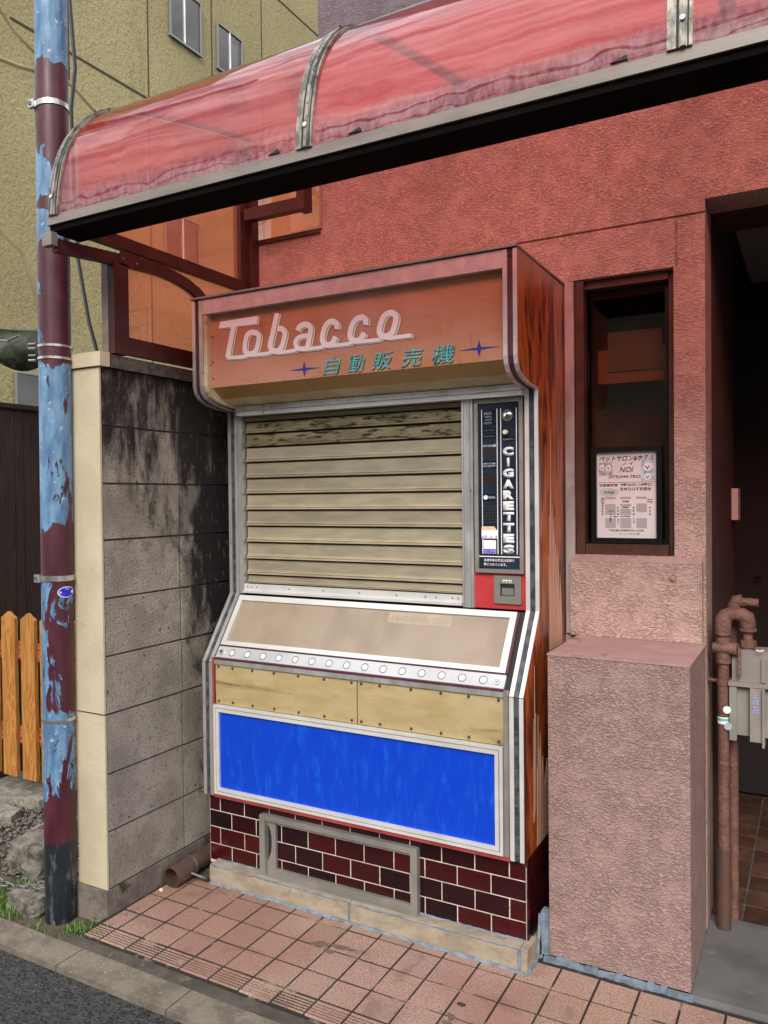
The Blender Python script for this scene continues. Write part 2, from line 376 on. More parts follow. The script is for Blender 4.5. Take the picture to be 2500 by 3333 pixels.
def schlick(g, f0):
    lw = g.n.new('ShaderNodeLayerWeight'); lw.inputs[0].default_value = .5
    return g.math('ADD', f0, g.math('MULTIPLY', 1 - f0, g.math('POWER', lw.outputs['Facing'], 5.0)))
def acrylic(name, tint, glow, gloss_rough=.03, transl=.35, refl=.5, dirtmask=True, dirt_lo=2.295, dirt_hi=2.36):
    g = G(name)
    tr = g.n.new('ShaderNodeBsdfTransparent'); tr.inputs[0].default_value = c4(tint)
    tl = g.n.new('ShaderNodeBsdfTranslucent'); tl.inputs[0].default_value = c4(glow)
    df = g.n.new('ShaderNodeBsdfDiffuse'); df.inputs[0].default_value = c4(glow)
    m0 = g.n.new('ShaderNodeMixShader'); m0.inputs[0].default_value = refl
    g.l.new(tl.outputs[0], m0.inputs[1]); g.l.new(df.outputs[0], m0.inputs[2])
    m1 = g.n.new('ShaderNodeMixShader'); m1.inputs[0].default_value = transl
    g.l.new(tr.outputs[0], m1.inputs[1]); g.l.new(m0.outputs[0], m1.inputs[2])
    last = m1.outputs[0]
    if dirtmask:
        x, y, z = g.xyz()
        dm = g.ramp(g.math('SUBTRACT', g.math('ADD', z, g.math('MULTIPLY', g.noise(38, (1, 1, .7), 8, .4, .75), -.09)), -.03), dirt_lo, dirt_hi, .42, 0)
        dd = g.n.new('ShaderNodeBsdfDiffuse')
        g.l.new(g.mix(g.ramp(g.noise(80, (1, 1, .5), 6, 0, .7), .4, .62), (.10, .05, .06), (.34, .20, .23)), dd.inputs[0])
        m3 = g.n.new('ShaderNodeMixShader'); g.l.new(dm, m3.inputs[0])
        g.l.new(last, m3.inputs[1]); g.l.new(dd.outputs[0], m3.inputs[2]); last = m3.outputs[0]
    gl = g.n.new('ShaderNodeBsdfGlossy'); gl.inputs['Roughness'].default_value = gloss_rough
    fr = schlick(g, .085)
    nb = g.bump(g.noise(4, (1, 1, 1), 2), .004)
    g.l.new(nb, gl.inputs['Normal'])
    m2 = g.n.new('ShaderNodeMixShader'); g.l.new(fr, m2.inputs[0])
    g.l.new(last, m2.inputs[1]); g.l.new(gl.outputs[0], m2.inputs[2])
    return g.done(m2.outputs[0])
m_acrylic = acrylic('red_acrylic', (.96, .62, .60), (.98, .14, .15), transl=.09, refl=.6)
m_acrylic_side = acrylic('orange_acrylic', (1., .78, .66), (1.0, .44, .30), transl=.26, refl=.6, dirtmask=False)
m_glass = None
def glassm():
    g = G('window_glass')
    tr = g.n.new('ShaderNodeBsdfTransparent'); tr.inputs[0].default_value = (.8, .78, .75, 1)
    gl = g.n.new('ShaderNodeBsdfGlossy'); gl.inputs['Roughness'].default_value = .02
    fr = schlick(g, .05)
    m = g.n.new('ShaderNodeMixShader'); g.l.new(fr, m.inputs[0]); g.l.new(tr.outputs[0], m.inputs[1]); g.l.new(gl.outputs[0], m.inputs[2])
    return g.done(m.outputs[0])
m_glass = glassm()

# ---------------------------------------------------------------- geometry helpers
ORIG = {}     # object name -> world origin of its thing
def link(name, me, mat, parent):
    o = bpy.data.objects.new(name, me)
    COL.objects.link(o)
    if mat is not None and not me.materials: me.materials.append(mat)
    if parent is not None: o.parent = parent
    return o
def thing(name, label, cat, loc=(0, 0, 0), group=None):
    o = bpy.data.objects.new(name, None); COL.objects.link(o)
    o.location = loc; o.empty_display_size = .1
    o['label'] = label; o['category'] = cat
    if group: o['group'] = group
    ORIG[o.name] = Vector(loc)
    return o
def org(p):
    return ORIG.get(p.name, Vector((0, 0, 0))) if p is not None else Vector((0, 0, 0))
def finish(bm, name, mat, parent=None, bevel=0., smooth=False, seg=1):
    if bevel:
        es = [e for e in bm.edges if len(e.link_faces) == 2 and e.calc_face_angle(0) > .5]
        bmesh.ops.bevel(bm, geom=es, offset=bevel, segments=seg, affect='EDGES', clamp_overlap=True)
    bmesh.ops.recalc_face_normals(bm, faces=bm.faces)
    O = org(parent)
    if O.length: bmesh.ops.translate(bm, verts=bm.verts, vec=-O)
    me = bpy.data.meshes.new(name); bm.to_mesh(me); bm.free()
    if smooth:
        for p in me.polygons: p.use_smooth = True
        try: me.set_sharp_from_angle(angle=R(40))
        except Exception: pass
    o = link(name, me, mat, parent)
    if parent is not None: ORIG[o.name] = O
    return o
def abox(bm, x0, x1, y0, y1, z0, z1):
    v = [bm.verts.new((x, y, z)) for x in (x0, x1) for y in (y0, y1) for z in (z0, z1)]
    for f in ((0, 1, 3, 2), (4, 6, 7, 5), (0, 4, 5, 1), (2, 3, 7, 6), (0, 2, 6, 4), (1, 5, 7, 3)):
        bm.faces.new([v[i] for i in f])
def box(name, mat, parent, x0, x1, y0, y1, z0, z1, bevel=0., **k):
    bm = bmesh.new(); abox(bm, x0, x1, y0, y1, z0, z1)
    return finish(bm, name, mat, parent, bevel, **k)
def aprism(bm, pts, a0, a1, axis='x'):
    def P(p, a):
        return (a, p[0], p[1]) if axis == 'x' else (p[0], a, p[1]) if axis == 'y' else (p[0], p[1], a)
    A = [bm.verts.new(P(p, a0)) for p in pts]; B = [bm.verts.new(P(p, a1)) for p in pts]
    bm.faces.new(A); bm.faces.new(list(reversed(B)))
    n = len(pts)
    for i in range(n):
        bm.faces.new((A[i], B[i], B[(i + 1) % n], A[(i + 1) % n]))
def prism(name, mat, parent, pts, a0, a1, axis='x', bevel=0., **k):
    bm = bmesh.new(); aprism(bm, pts, a0, a1, axis)
    return finish(bm, name, mat, parent, bevel, **k)
def atube(bm, path, r, n=12, caps=True, rs=None):
    path = [Vector(p) for p in path]; rings = []
    t0 = None
    for i, p in enumerate(path):
        d = (path[min(i + 1, len(path) - 1)] - path[max(i - 1, 0)]).normalized()
        if t0 is None:
            a = Vector((0, 0, 1)) if abs(d.z) < .9 else Vector((1, 0, 0))
            nx = d.cross(a).normalized()
        else:
            nx = (nx - d * nx.dot(d)).normalized()
        t0 = d; ny = d.cross(nx)
        rr = rs[i] if rs else r
        rings.append([bm.verts.new(p + (nx * math.cos(2 * math.pi * k / n) + ny * math.sin(2 * math.pi * k / n)) * rr) for k in range(n)])
    for a, b in zip(rings, rings[1:]):
        for k in range(n): bm.faces.new((a[k], a[(k + 1) % n], b[(k + 1) % n], b[k]))
    if caps:
        bm.faces.new(list(reversed(rings[0]))); bm.faces.new(rings[-1])
def tube(name, mat, parent, path, r, n=14, smooth=True, rs=None, caps=True):
    bm = bmesh.new(); atube(bm, path, r, n, caps, rs)
    return finish(bm, name, mat, parent, smooth=smooth)
def adisc(bm, c, nrm, r, th, n=20, r2=None):
    nrm = Vector(nrm).normalized(); c = Vector(c)
    atube(bm, [c, c + nrm * th], r, n, True, [r, r2 if r2 is not None else r])
def disc(name, mat, parent, c, nrm, r, th, n=20, r2=None, smooth=True):
    bm = bmesh.new(); adisc(bm, c, nrm, r, th, n, r2)
    return finish(bm, name, mat, parent, smooth=smooth)
def rrect(x0, x1, z0, z1, r, n=4):
    P = []
    for cx, cz, a in ((x1 - r, z1 - r, 0), (x0 + r, z1 - r, 90), (x0 + r, z0 + r, 180), (x1 - r, z0 + r, 270)):
        for i in range(n + 1):
            t = R(a + 90 * i / n); P.append((cx + r * math.cos(t), cz + r * math.sin(t)))
    return P
def frame(name, mat, parent, x0, x1, z0, z1, w, y0, y1, wx=None, bevel=0.):
    """four-sided mitred frame in the xz plane, front at y0"""
    wx = wx or w
    bm = bmesh.new()
    o = [(x0, z0), (x1, z0), (x1, z1), (x0, z1)]; i = [(x0 + wx, z0 + w), (x1 - wx, z0 + w), (x1 - wx, z1 - w), (x0 + wx, z1 - w)]
    of = [bm.verts.new((p[0], y0, p[1])) for p in o]; jf = [bm.verts.new((p[0], y0, p[1])) for p in i]
    ob = [bm.verts.new((p[0], y1, p[1])) for p in o]; jb = [bm.verts.new((p[0], y1, p[1])) for p in i]
    for k in range(4):
        l = (k + 1) % 4
        bm.faces.new((of[k], of[l], jf[l], jf[k])); bm.faces.new((ob[k], jb[k], jb[l], ob[l]))
        bm.faces.new((of[k], ob[k], ob[l], of[l])); bm.faces.new((jf[k], jf[l], jb[l], jb[k]))
    return finish(bm, name, mat, parent, bevel)
def ring_line(name, mat, parent, pts, w, y0, y1):
    """closed thin line of width w following pts (xz), for printed boxes"""
    bm = bmesh.new(); n = len(pts)
    cx = sum(p[0] for p in pts) / n; cz = sum(p[1] for p in pts) / n
    inn = []
    for k in range(n):
        a = Vector(pts[k - 1]); b = Vector(pts[k]); c = Vector(pts[(k + 1) % n])
        t = (c - a).normalized(); nn = Vector((-t.y, t.x))
        if nn.dot(Vector((cx, cz)) - b) < 0: nn = -nn
        inn.append(b + nn * w)
    O = [bm.verts.new((p[0], y0, p[1])) for p in pts]; I = [bm.verts.new((p[0], y0, p[1])) for p in inn]
    for k in range(n): bm.faces.new((O[k], O[(k + 1) % n], I[(k + 1) % n], I[k]))
    bmesh.ops.solidify(bm, geom=bm.faces[:], thickness=-(abs(y1 - y0)))
    return finish(bm, name, mat, parent)
def text(name, body, mat, parent, x0, x1, z0, z1, y, depth=.0006, bold=0., shear=0., fit=True, nrm=None, spacing=1.):
    cu = bpy.data.curves.new(name, 'FONT'); cu.body = body; cu.offset = bold; cu.shear = shear; cu.resolution_u = 3; cu.space_character = spacing
    to = bpy.data.objects.new('tmp', cu); COL.objects.link(to)
    dg = bpy.context.evaluated_depsgraph_get()
    me = bpy.data.meshes.new_from_object(to.evaluated_get(dg))
    bpy.data.objects.remove(to); bpy.data.curves.remove(cu)
    bm = bmesh.new(); bm.from_mesh(me); bpy.data.meshes.remove(me)
    if not bm.verts:
        bm.free(); return None
    xs = [v.co.x for v in bm.verts]; ys = [v.co.y for v in bm.verts]
    ax, bx, ay, by = min(xs), max(xs), min(ys), max(ys)
    sx = (x1 - x0) / max(bx - ax, 1e-6); sz = (z1 - z0) / max(by - ay, 1e-6)
    if callable(nrm):
        for v in bm.verts: v.co = nrm(x0 + (v.co.x - ax) * sx, z0 + (v.co.y - ay) * sz)
    else:
        for v in bm.verts: v.co = Vector((x0 + (v.co.x - ax) * sx, y, z0 + (v.co.y - ay) * sz))
        fs = bm.faces[:]
        r = bmesh.ops.extrude_face_region(bm, geom=fs)
        bmesh.ops.translate(bm, verts=[g for g in r['geom'] if isinstance(g, bmesh.types.BMVert)], vec=(0, -depth, 0))
    return finish(bm, name, mat, parent)
def inst(o, name, loc, parent, mat=None):
    c = o.copy(); c.name = name; COL.objects.link(c); c.parent = parent
    c.location = Vector(loc) - org(parent)
    return c
def struct(name, o=None):
    o['kind'] = 'structure'; return o
def heightwall(name, mat, xs, zs, depth, back, parent=None):
    """wall slab in the xz plane; depth(i,j) gives the y of its front face or None for an opening"""
    bm = bmesh.new(); nx, nz_ = len(xs) - 1, len(zs) - 1
    D = [[depth(.5 * (xs[i] + xs[i + 1]), .5 * (zs[j] + zs[j + 1])) for j in range(nz_)] for i in range(nx)]
    def q(*p): bm.faces.new([bm.verts.new(v) for v in p])
    for i in range(nx):
        for j in range(nz_):
            d = D[i][j]
            if d is None: continue
            a, b, c, e = xs[i], xs[i + 1], zs[j], zs[j + 1]
            q((a, d, c), (b, d, c), (b, d, e), (a, d, e))
            q((a, back, c), (a, back, e), (b, back, e), (b, back, c))
            for di, dj, p in ((-1, 0, ((a, c), (a, e))), (1, 0, ((b, c), (b, e))), (0, -1, ((a, c), (b, c))), (0, 1, ((a, e), (b, e)))):
                ii, jj = i + di, j + dj
                o = D[ii][jj] if 0 <= ii < nx and 0 <= jj < nz_ else None
                t = back if o is None else o
                if t > d + 1e-6:
                    (u, v), (w, x) = p
                    q((u, d, v), (w, d, x), (w, t, x), (u, t, v))
    bmesh.ops.remove_doubles(bm, verts=bm.verts, dist=1e-5)
    return finish(bm, name, mat, parent)

# ================================================================ SETTING
def sheet(name, mat, pts, z):
    bm = bmesh.new(); bm.faces.new([bm.verts.new((x, y, z)) for x, y in pts])
    return struct(name, finish(bm, name, mat))
sheet('ground', m_soil, [(-60, -60), (60, -60), (60, 60), (-60, 60)], -.09)
sheet('road', m_asphalt, [(-25, -5.0), (25, -5.0), (25, 1.602), (-25, 1.602)], -.022)

kerb = thing('kerb', 'granular concrete kerb strip between the dark road and the pink tiles', 'kerb', (-1.5, 1.65, 0))
del kerb['category']; kerb['kind'] = 'structure'
gp = box('gutter_strip', m_gutter, kerb, -2.14, 2.2, 1.703, 1.752, -.06, -.006, .002)
pts = [-4.2, -3.6, -3.0, -2.47, -2.02, -1.575, -1.13, -.685, -.24, .2, .65, 1.1, 1.55, 2.0]
for a, b in zip(pts, pts[1:]):
    box('kerb_stone', m_kerb, kerb, a + .002, b - .002, 1.598, 1.701 + random.uniform(-.001, .001), -.08, -.003 + random.uniform(-.001, .001), .005, seg=2)

pav = thing('pavement', 'pinkish square paving tiles with dark joints below the vending machine', 'pavement', (-1.2, 2.0, 0))
del pav['category']; pav['kind'] = 'structure'
box('mortar_bed', m_joint, pav, -2.10, 1.6, 1.748, 2.80, -.06, -.0016)
ys = [1.750, 1.828, 1.932, 2.050, 2.172, 2.286]
xs = [-2.012 + k * .11227 for k in range(-1, 26)]
xs[0] = -2.085
protos = {}
for j in range(5):
    for i in range(len(xs) - 1):
        w = xs[i + 1] - xs[i] - .0068; d = ys[j + 1] - ys[j] - .0072
        pass
        if i == 0 and j == 0: w -= .0
        cx, cyy = .5 * (xs[i] + xs[i + 1]), .5 * (ys[j] + ys[j + 1])
        key = (round(w, 3), j)
        dz = random.uniform(-.0012, .0012)
        if key not in protos:
            bm = bmesh.new()
            if j == 0:      # ribbed nosing tile
                prof = [(-d / 2, -.012), (-d / 2, -.003)]
                n = 5
                for k in range(n):
                    y0 = -d / 2 + .006 + k * (d - .016) / n; s_ = (d - .016) / n
                    prof += [(y0, 0), (y0 + s_ * .50, 0), (y0 + s_ * .58, -.0038), (y0 + s_ * .92, -.0038)]
                prof += [(d / 2 - .009, 0), (d / 2 - .002, 0), (d / 2, -.002), (d / 2, -.012)]
                aprism(bm, prof, -w / 2, w / 2)
                o = finish(bm, 'tile', m_tile, None)
            else:
                abox(bm, -w / 2, w / 2, -d / 2, d / 2, -.012, 0)
                o = finish(bm, 'tile', m_tile, None, .0022, seg=2)
            o.parent = pav; o.location = Vector((cx, cyy, dz)) - org(pav); protos[key] = o
        else:
            o = inst(protos[key], 'tile', (cx, cyy, dz), pav)
        o.rotation_euler = (random.uniform(-.006, .006), random.uniform(-.006, .006), random.uniform(-.008, .008))

# patches of mud, leaves, paint marks on the tiles
def blob(name, mat, parent, cx, cyy, z, rx, ry, seed, n=26, amp=.35, rot=0, th=.0008):
    bm = bmesh.new(); P = []
    for k in range(n):
        a = 2 * math.pi * k / n
        rr = 1 + amp * noise.noise(Vector((math.cos(a) * 1.3 + seed, math.sin(a) * 1.3, seed)))*1.6
        x, y = rx * rr * math.cos(a), ry * rr * math.sin(a)
        P.append((cx + x * math.cos(rot) - y * math.sin(rot), cyy + x * math.sin(rot) + y * math.cos(rot)))
    aprism(bm, P, z, z + th, 'z')
    return finish(bm, name, mat, parent)
m_stain = M('dark_stain', (.13, .085, .065), (.17, .105, .08), 60, rough=.7)
blob('stain', m_stain, pav, -1.372, 2.060, .0012, .032, .013, 1.1, rot=.3)
blob('stain', m_stain, pav, -1.305, 2.075, .0012, .040, .009, 2.1, rot=.1, amp=.6)
blob('stain', m_stain, pav, -1.325, 2.04, .0012, .020, .010, 3.1)
blob('stain', m_stain, pav, -.865, 1.93, .0012, .016, .009, 4.4, rot=-.6)
blob('stain', m_stain, pav, -.862, 1.900, .0012, .017, .010, 5.4, rot=-.6)
lf = box('leaf', m_leaf, None, -.872, -.85, 1.985, 1.995, .002, .005, .003); lf['label'] = 'small dark fallen leaf lying on a tile joint in front of the stone ledge'; lf['category'] = 'leaf'

apr = prism('doorway_slab', m_apron, None, [(2.300, -.02), (2.302, .002), (2.318, .010), (2.35, .013), (2.79, .013), (2.79, -.02)], -.308, 1.5)
struct('doorway_slab', apr)

# side yard to the left: soil, gravel, slabs
sheet('side_yard_soil', m_soil, [(-7, 1.70), (-2.12, 1.70), (-2.12, 6), (-7, 6)], -.030)
rg = random.Random(3)
bm = bmesh.new()
ico = bmesh.new(); bmesh.ops.create_icosphere(ico, subdivisions=1, radius=1)
iv = [v.co.copy() for v in ico.verts]; ifc = [[v.index for v in f.verts] for f in ico.faces]; ico.free()
V, F_ = [], []
for k in range(6500):
    x, y = rg.uniform(-3.75, -2.3), rg.uniform(1.86, 3.2)
    if y < 1.93 - .25 * (x + 2.75) * 0: continue
    if x > -2.36 and y < 2.0: continue
    r = rg.uniform(.0045, .0105); sx, sy_, sz = rg.uniform(.8, 1.5), rg.uniform(.7, 1.2), rg.uniform(.45, .8)
    a = rg.uniform(0, 6.3); ca, sa = math.cos(a), math.sin(a); z = -.022 + rg.uniform(0, .008); b = len(V)
    for v in iv:
        px, py = v.x * sx * r, v.y * sy_ * r
        V.append((x + px * ca - py * sa, y + px * sa + py * ca, z + v.z * sz * r))
    F_ += [[b + i for i in f] for f in ifc]
me = bpy.data.meshes.new('gravel'); me.from_pydata(V, [], F_); me.update()
gr = link('gravel', me, m_pebble, None); gr['kind'] = 'stuff'; gr['label'] = 'small grey and tan pebbles covering the side yard'; gr['category'] = 'gravel'

def slab(pts, label, z=.012):
    bm = bmesh.new(); aprism(bm, pts, -.03, z, 'z')
    o = finish(bm, 'stepping_stone', m_granite, None, .006, seg=2); o['label'] = label; o['category'] = 'paving stone'
    return o
slab([(-3.75, 2.13), (-3.22, 2.16), (-3.12, 2.25), (-3.16, 2.33), (-3.42, 2.35), (-3.75, 2.33)], 'pale rough stepping stone nearest the road at the left edge')
slab([(-3.95, 2.42), (-3.42, 2.36), (-3.17, 2.43), (-3.15, 2.56), (-3.40, 2.72), (-3.95, 2.72)], 'pale stepping stone below the orange picket fence, farther from the road')
mh = thing('inspection_cap', 'round rusty drain cap set in a white ring among the gravel behind the pole', 'drain cover', (-2.86, 2.25, 0))
disc('ring', m_granite, mh, (-2.86, 2.25, -.02), (0, 0, 1), .085, .028, 32)
disc('lid', m_rust, mh, (-2.86, 2.25, .0085), (0, 0, 1), .058, .005, 32)
for k in range(3):
    a = k * math.pi / 3
    bm = bmesh.new(); abox(bm, -.045, .045, -.004, .004, 0, .003)
    bmesh.ops.rotate(bm, verts=bm.verts, cent=(0, 0, 0), matrix=Matrix.Rotation(a, 3, 'Z')); bmesh.ops.translate(bm, verts=bm.verts, vec=(-2.86, 2.25, .0138 + k * .0003))
    finish(bm, 'lid_rib', m_rust, mh)

def rock(c, s, seed, label):
    bm = bmesh.new(); bmesh.ops.create_icosphere(bm, subdivisions=4, radius=1)
    for v in bm.verts:
        p = v.co.copy()
        m = max(abs(p.x), abs(p.y), abs(p.z)); q = p.lerp(p / m * .82, .72)
        n = noise.fractal(p * 1.6 + Vector((seed, 0, 0)), 1., 2., 4) * .16 + noise.noise(p * 7 + Vector((seed, 0, 0))) * .03
        v.co = Vector((c[0] + q.x * s[0] * (1 + n), c[1] + q.y * s[1] * (1 + n), c[2] + q.z * s[2] * (1 + n)))
    o = finish(bm, 'rock', m_rock, None, smooth=True); o['label'] = label; o['category'] = 'rock'
rock((-2.66, 2.05, .02), (.115, .11, .085), 2., 'large rough granite rock in front of the gravel, left of the pole')
rock((-2.42, 1.815, -.005), (.085, .055, .05), 7., 'low flat brown rock beside the foot of the pole')

# grass tufts
def tuft(cx, cyy, n, rad, h, seed, label):
    rr = random.Random(seed); V, F2 = [], []
    for k in range(n):
        a = rr.uniform(0, 6.3); q = rad * math.sqrt(rr.random()); x, y = cx + q * math.cos(a) * 1.6, cyy + q * math.sin(a)
        la = rr.uniform(0, 6.3); L = h * rr.uniform(.5, 1.1); wv = Vector((-math.sin(la), math.cos(la), 0)) * rr.uniform(.0012, .0024)
        lean = Vector((math.cos(la), math.sin(la), 0)) * L * rr.uniform(.2, .9)
        P0 = Vector((x, y, -.025)); P1 = P0 + lean * .35 + Vector((0, 0, L * .7)); P2 = P0 + lean + Vector((0, 0, L * .95))
        b = len(V); V += [P0 - wv, P0 + wv, P1 + wv * .8, P1 - wv * .8, P2]
        F2 += [[b, b + 1, b + 2, b + 3], [b + 3, b + 2, b + 4]]
    me = bpy.data.meshes.new('grass_tuft'); me.from_pydata([tuple(v) for v in V], [], F2); me.update()
    o = link('grass_tuft', me, m_grass, None); o['label'] = label; o['category'] = 'grass'; o['kind'] = 'stuff'
tuft(-2.10, 1.785, 150, .05, .035, 1, 'green grass growing at the corner between the block wall and the tiles')
tuft(-2.53, 1.83, 260, .07, .055, 2, 'green grass around the chain at the left edge')
tuft(-2.47, 1.74, 120, .05, .035, 4, 'grass strip beside the low brown rock at the kerb')
tuft(-2.24, 1.715, 60, .07, .02, 5, 'sparse weeds along the kerb below the pole')
tuft(-3.35, 2.62, 60, .06, .62, 6, 'tall thin leaves growing behind the orange picket fence')

# ================================================================ OLIVE BUILDING
ob = thing('olive_building', 'tall olive rendered building with small windows behind the pole and the canopy', 'building', (-7, 7, 0))
box('wall', m_olive, ob, -12, -7, 4.2, 26, -.1, 9.9)
m_jl = M('joint_line', (.05, .04, .022), rough=.9)
for z, y0, y1 in ((6.19, 5.2, 7.05), (8.80, 7.05, 14)):
    box('joint', m_jl, ob, -7.0, -6.994, y0, y1, z - .012, z + .012)
for y, z0, z1 in ((7.055, 2, 9.9), (9.28, 2, 9.9), (8.2, 6.6, 9.9), (5.9, 5.9, 7.0), (12.0, 2, 9.9)):
    box('joint', m_jl, ob, -7.0, -6.995, y - .008, y + .008, z0, z1)
for p in ([(5.05, 6.25), (5.25, 6.08), (5.47, 5.99), (5.96, 5.84), (6.31, 5.68)], [(5.0, 5.72), (5.3, 5.76), (5.47, 5.80), (5.7, 5.80)], [(4.2, 4.9), (4.8, 4.2), (5.3, 3.9), (5.6, 3.0)]):
    tube('crack_filler', m_crack, ob, [(-7.018, a, b) for a, b in p], .03, 8)
m_winframe = M('window_frame_grey', (.22, .23, .25), rough=.5, metal=.3)
def owin(y0, y1, z0, z1, split=.45):
    w = box('window', m_dark, ob, -7.02, -6.985, y0, y1, z0, z1)
    for a, b, c, d in ((y0 - .03, y1 + .03, z0 - .025, z0), (y0 - .012, y1 + .012, z1, z1 + .012), (y0 - .012, y0, z0, z1), (y1, y1 + .02, z0, z1)):
        box('frame', m_winframe, w, -6.99, -6.96, a, b, c, d)
    ym = y0 + (y1 - y0) * split
    box('sash_bar', m_alu, w, -6.984, -6.965, ym - .015, ym + .015, z0, z1)
    box('pane', m_glass, w, -6.980, -6.976, y0 + .002, y1 - .002, z0 + .002, z1 - .002)
    box('curtain', m_txt_grey if split > .46 else m_body, w, -6.984, -6.982, ym + .02, y1 - .06, z0 + .04, z1 - .1)
owin(7.42, 7.95, 7.14, 7.78)
owin(8.30, 8.78, 7.15, 7.72, .5)
owin(7.28, 7.87, 4.40, 4.93, .5)
owin(5.18, 5.9, 1.9, 2.68)

# dark plank fence
df = thing('plank_fence', 'dark brown vertical board fence behind the blue pole', 'fence', (-3.6, 2.8, 0))
y = 2.30; k = 0
while y < 3.4:
    w = [.055, .12, .056, .125, .05, .12][k % 6] - .004
    box('plank', m_plank, df, -3.62, -3.60 + random.uniform(-.002, .003), y, y + w, -.03, 1.875, .002)
    y += w + .004; k += 1
box('top_rail', m_plank, df, -3.64, -3.585, 2.28, 3.42, 1.876, 1.90, .002)
box('post', m_plank, df, -3.70, -3.625, 2.30, 2.38, -.05, 1.87)
box('bottom_rail', m_plank, df, -3.66, -3.6225, 2.40, 3.42, .2, .26)

# orange picket fence
pf = thing('picket_fence', 'low varnished orange picket fence left of the pole', 'fence', (-3.2, 2.4, 0))
bm = bmesh.new(); w = .047
aprism(bm, [(-w, 0), (w, 0), (w, .735), (0, .765), (-w, .735)], -.009, .009, 'y')
pk = finish(bm, 'picket', m_picket, None, .002)
pk.parent = pf; first = True
for i, x in enumerate((-3.695, -3.562, -3.433, -3.303, -3.167, -3.035, -2.905, -2.775, -2.645)):
    o = pk if first else inst(pk, 'picket', (0, 0, 0), pf)
    o.location = Vector((x, 2.392, .128 + random.uniform(-.004, .004))) - org(pf); first = False
for z in (.75, .36):
    box('fence_rail', m_rail, pf, -3.76, -2.40, 2.4025, 2.43, z - .082, z, .003)
box('fence_post', m_rail, pf, -2.47, -2.41, 2.431, 2.49, -.03, .8, .003)

# mossy awning sheet
aw = thing('gutter_sheet', 'sagging mossy green plastic sheet sticking out left of the pole', 'awning', (-3.2, 2.4, 2.1))
bm = bmesh.new(); nx_, nz_ = 26, 12; g_ = []
for i in range(nx_ + 1):
    x = -3.9 + i * (3.9 - 3.02) / nx_; row = []
    for j in range(nz_ + 1):
        t = j / nz_; z = 2.30 - .14 * (i / nx_) - t * .17 + .02 * math.sin(i * .55) * t; yy = 2.46 - .10 * math.sin(t * 2.6) + .018 * math.sin(i * .5 + t * 3)
        row.append(bm.verts.new((x, yy, z)))
    g_.append(row)
for i in range(nx_):
    for j in range(nz_): bm.faces.new((g_[i][j], g_[i + 1][j], g_[i + 1][j + 1], g_[i][j + 1]))
bmesh.ops.solidify(bm, geom=bm.faces[:], thickness=.004)
finish(bm, 'sheet', m_moss, aw, smooth=True)
tube('rim', m_moss, aw, [(-3.9, 2.452, 2.305), (-3.5, 2.452, 2.24), (-3.2, 2.455, 2.19), (-3.02, 2.455, 2.165)], .008, 8)
tube('hook', m_chain, aw, [(-3.12, 2.33, 2.14), (-3.18, 2.32, 2.12), (-3.24, 2.32, 2.13)], .005, 8)

# ================================================================ BLOCK WALL
bw = thing('block_wall', 'stained grey concrete block wall left of the vending machine', 'wall', (-2.15, 2.2, 0))
box('footing', m_footing, bw, -2.242, -2.096, 1.865, 2.68, -.05, .083, .008, seg=2)
box('mortar_core', m_mortar, bw, -2.222, -2.1065, 1.884, 2.70, .084, 1.848)
zc = [.086, .281, .476, .679, .875, 1.071, 1.268, 1.459, 1.653, 1.850]
rb = random.Random(11)
for j in range(9):
    for a, b in ((1.8795, 2.242), (2.242, 2.648), (2.648, 2.699)):
        ox = rb.uniform(-.002, .002)
        box('block', m_block, bw, -2.228, -2.10 + ox, a + .0035, b - .0035, zc[j] + .0035, zc[j + 1] - .0035, .006, seg=2)
box('painted_end', m_cream, bw, -2.240, -2.101, 1.8715, 1.879, .086, .6755, .003)
box('painted_end', m_cream, bw, -2.236, -2.101, 1.8715, 1.879, .682, 1.848, .003)
box('cap', m_mortar, bw, -2.238, -2.088, 1.905, 2.69, 1.8505, 1.894, .008, seg=2)
cp_ = box('painted_cap', m_cream, bw, -2.246, -2.084, 1.862, 1.9035, 1.8505, 1.898, .012, seg=3)

# ================================================================ POLE
pl = thing('pole', 'steel pole with flaking light blue and maroon paint, black at the foot', 'pole', (-2.28, 1.83, 0))
bm = bmesh.new(); atube(bm, [(-2.280 + .0087 * z, 1.83, z) for z in (-.05, .3, .7, 1.1, 1.5, 2.0, 2.5, 3.0, 3.9)], .052, 40)
finish(bm, 'shaft', m_pole, pl, smooth=True)
disc('joint_seam', m_steel, pl, (-2.274, 1.83, .655), (0, 0, 1), .0536, .009, 36)
def clamp(z, tilt=0., double=False):
    x = -2.280 + .0087 * z
    b = disc('clamp_band', m_steel, pl, (x, 1.83, z - .009), (tilt, 0, 1), .0552, .018 if not double else .008, 36)
    if double:
        disc('clamp_band', m_steel, pl, (x, 1.83, z + .032), (tilt, 0, 1), .0548, .008, 36)
        for zz in (z - .008, z + .008, z + .032, z + .046):
            tube('bolt', m_chain, b, [(x - .050, 1.795, zz), (x - .074, 1.785, zz)], .005, 8)
    else:
        box('buckle', m_steel, b, x - .040, x - .012, 1.768, 1.782, z - .013, z + .013, .002)
        box('buckle', m_chain, b, x - .035, x - .027, 1.764, 1.7675, z - .006, z + .006, .001)
clamp(2.72, -.10)
clamp(1.885, 0, True)
clamp(1.142, .02)
disc('blue_seal', m_steel, pl, (-2.274, 1.83, .662), (0, 0, 1), .0534, .004, 36)
st = thing('sticker', 'small oval blue and white sticker on the pole below the middle steel band', 'sticker', (-2.245, 1.787, 1.095))
bm = bmesh.new(); cxp = -2.27
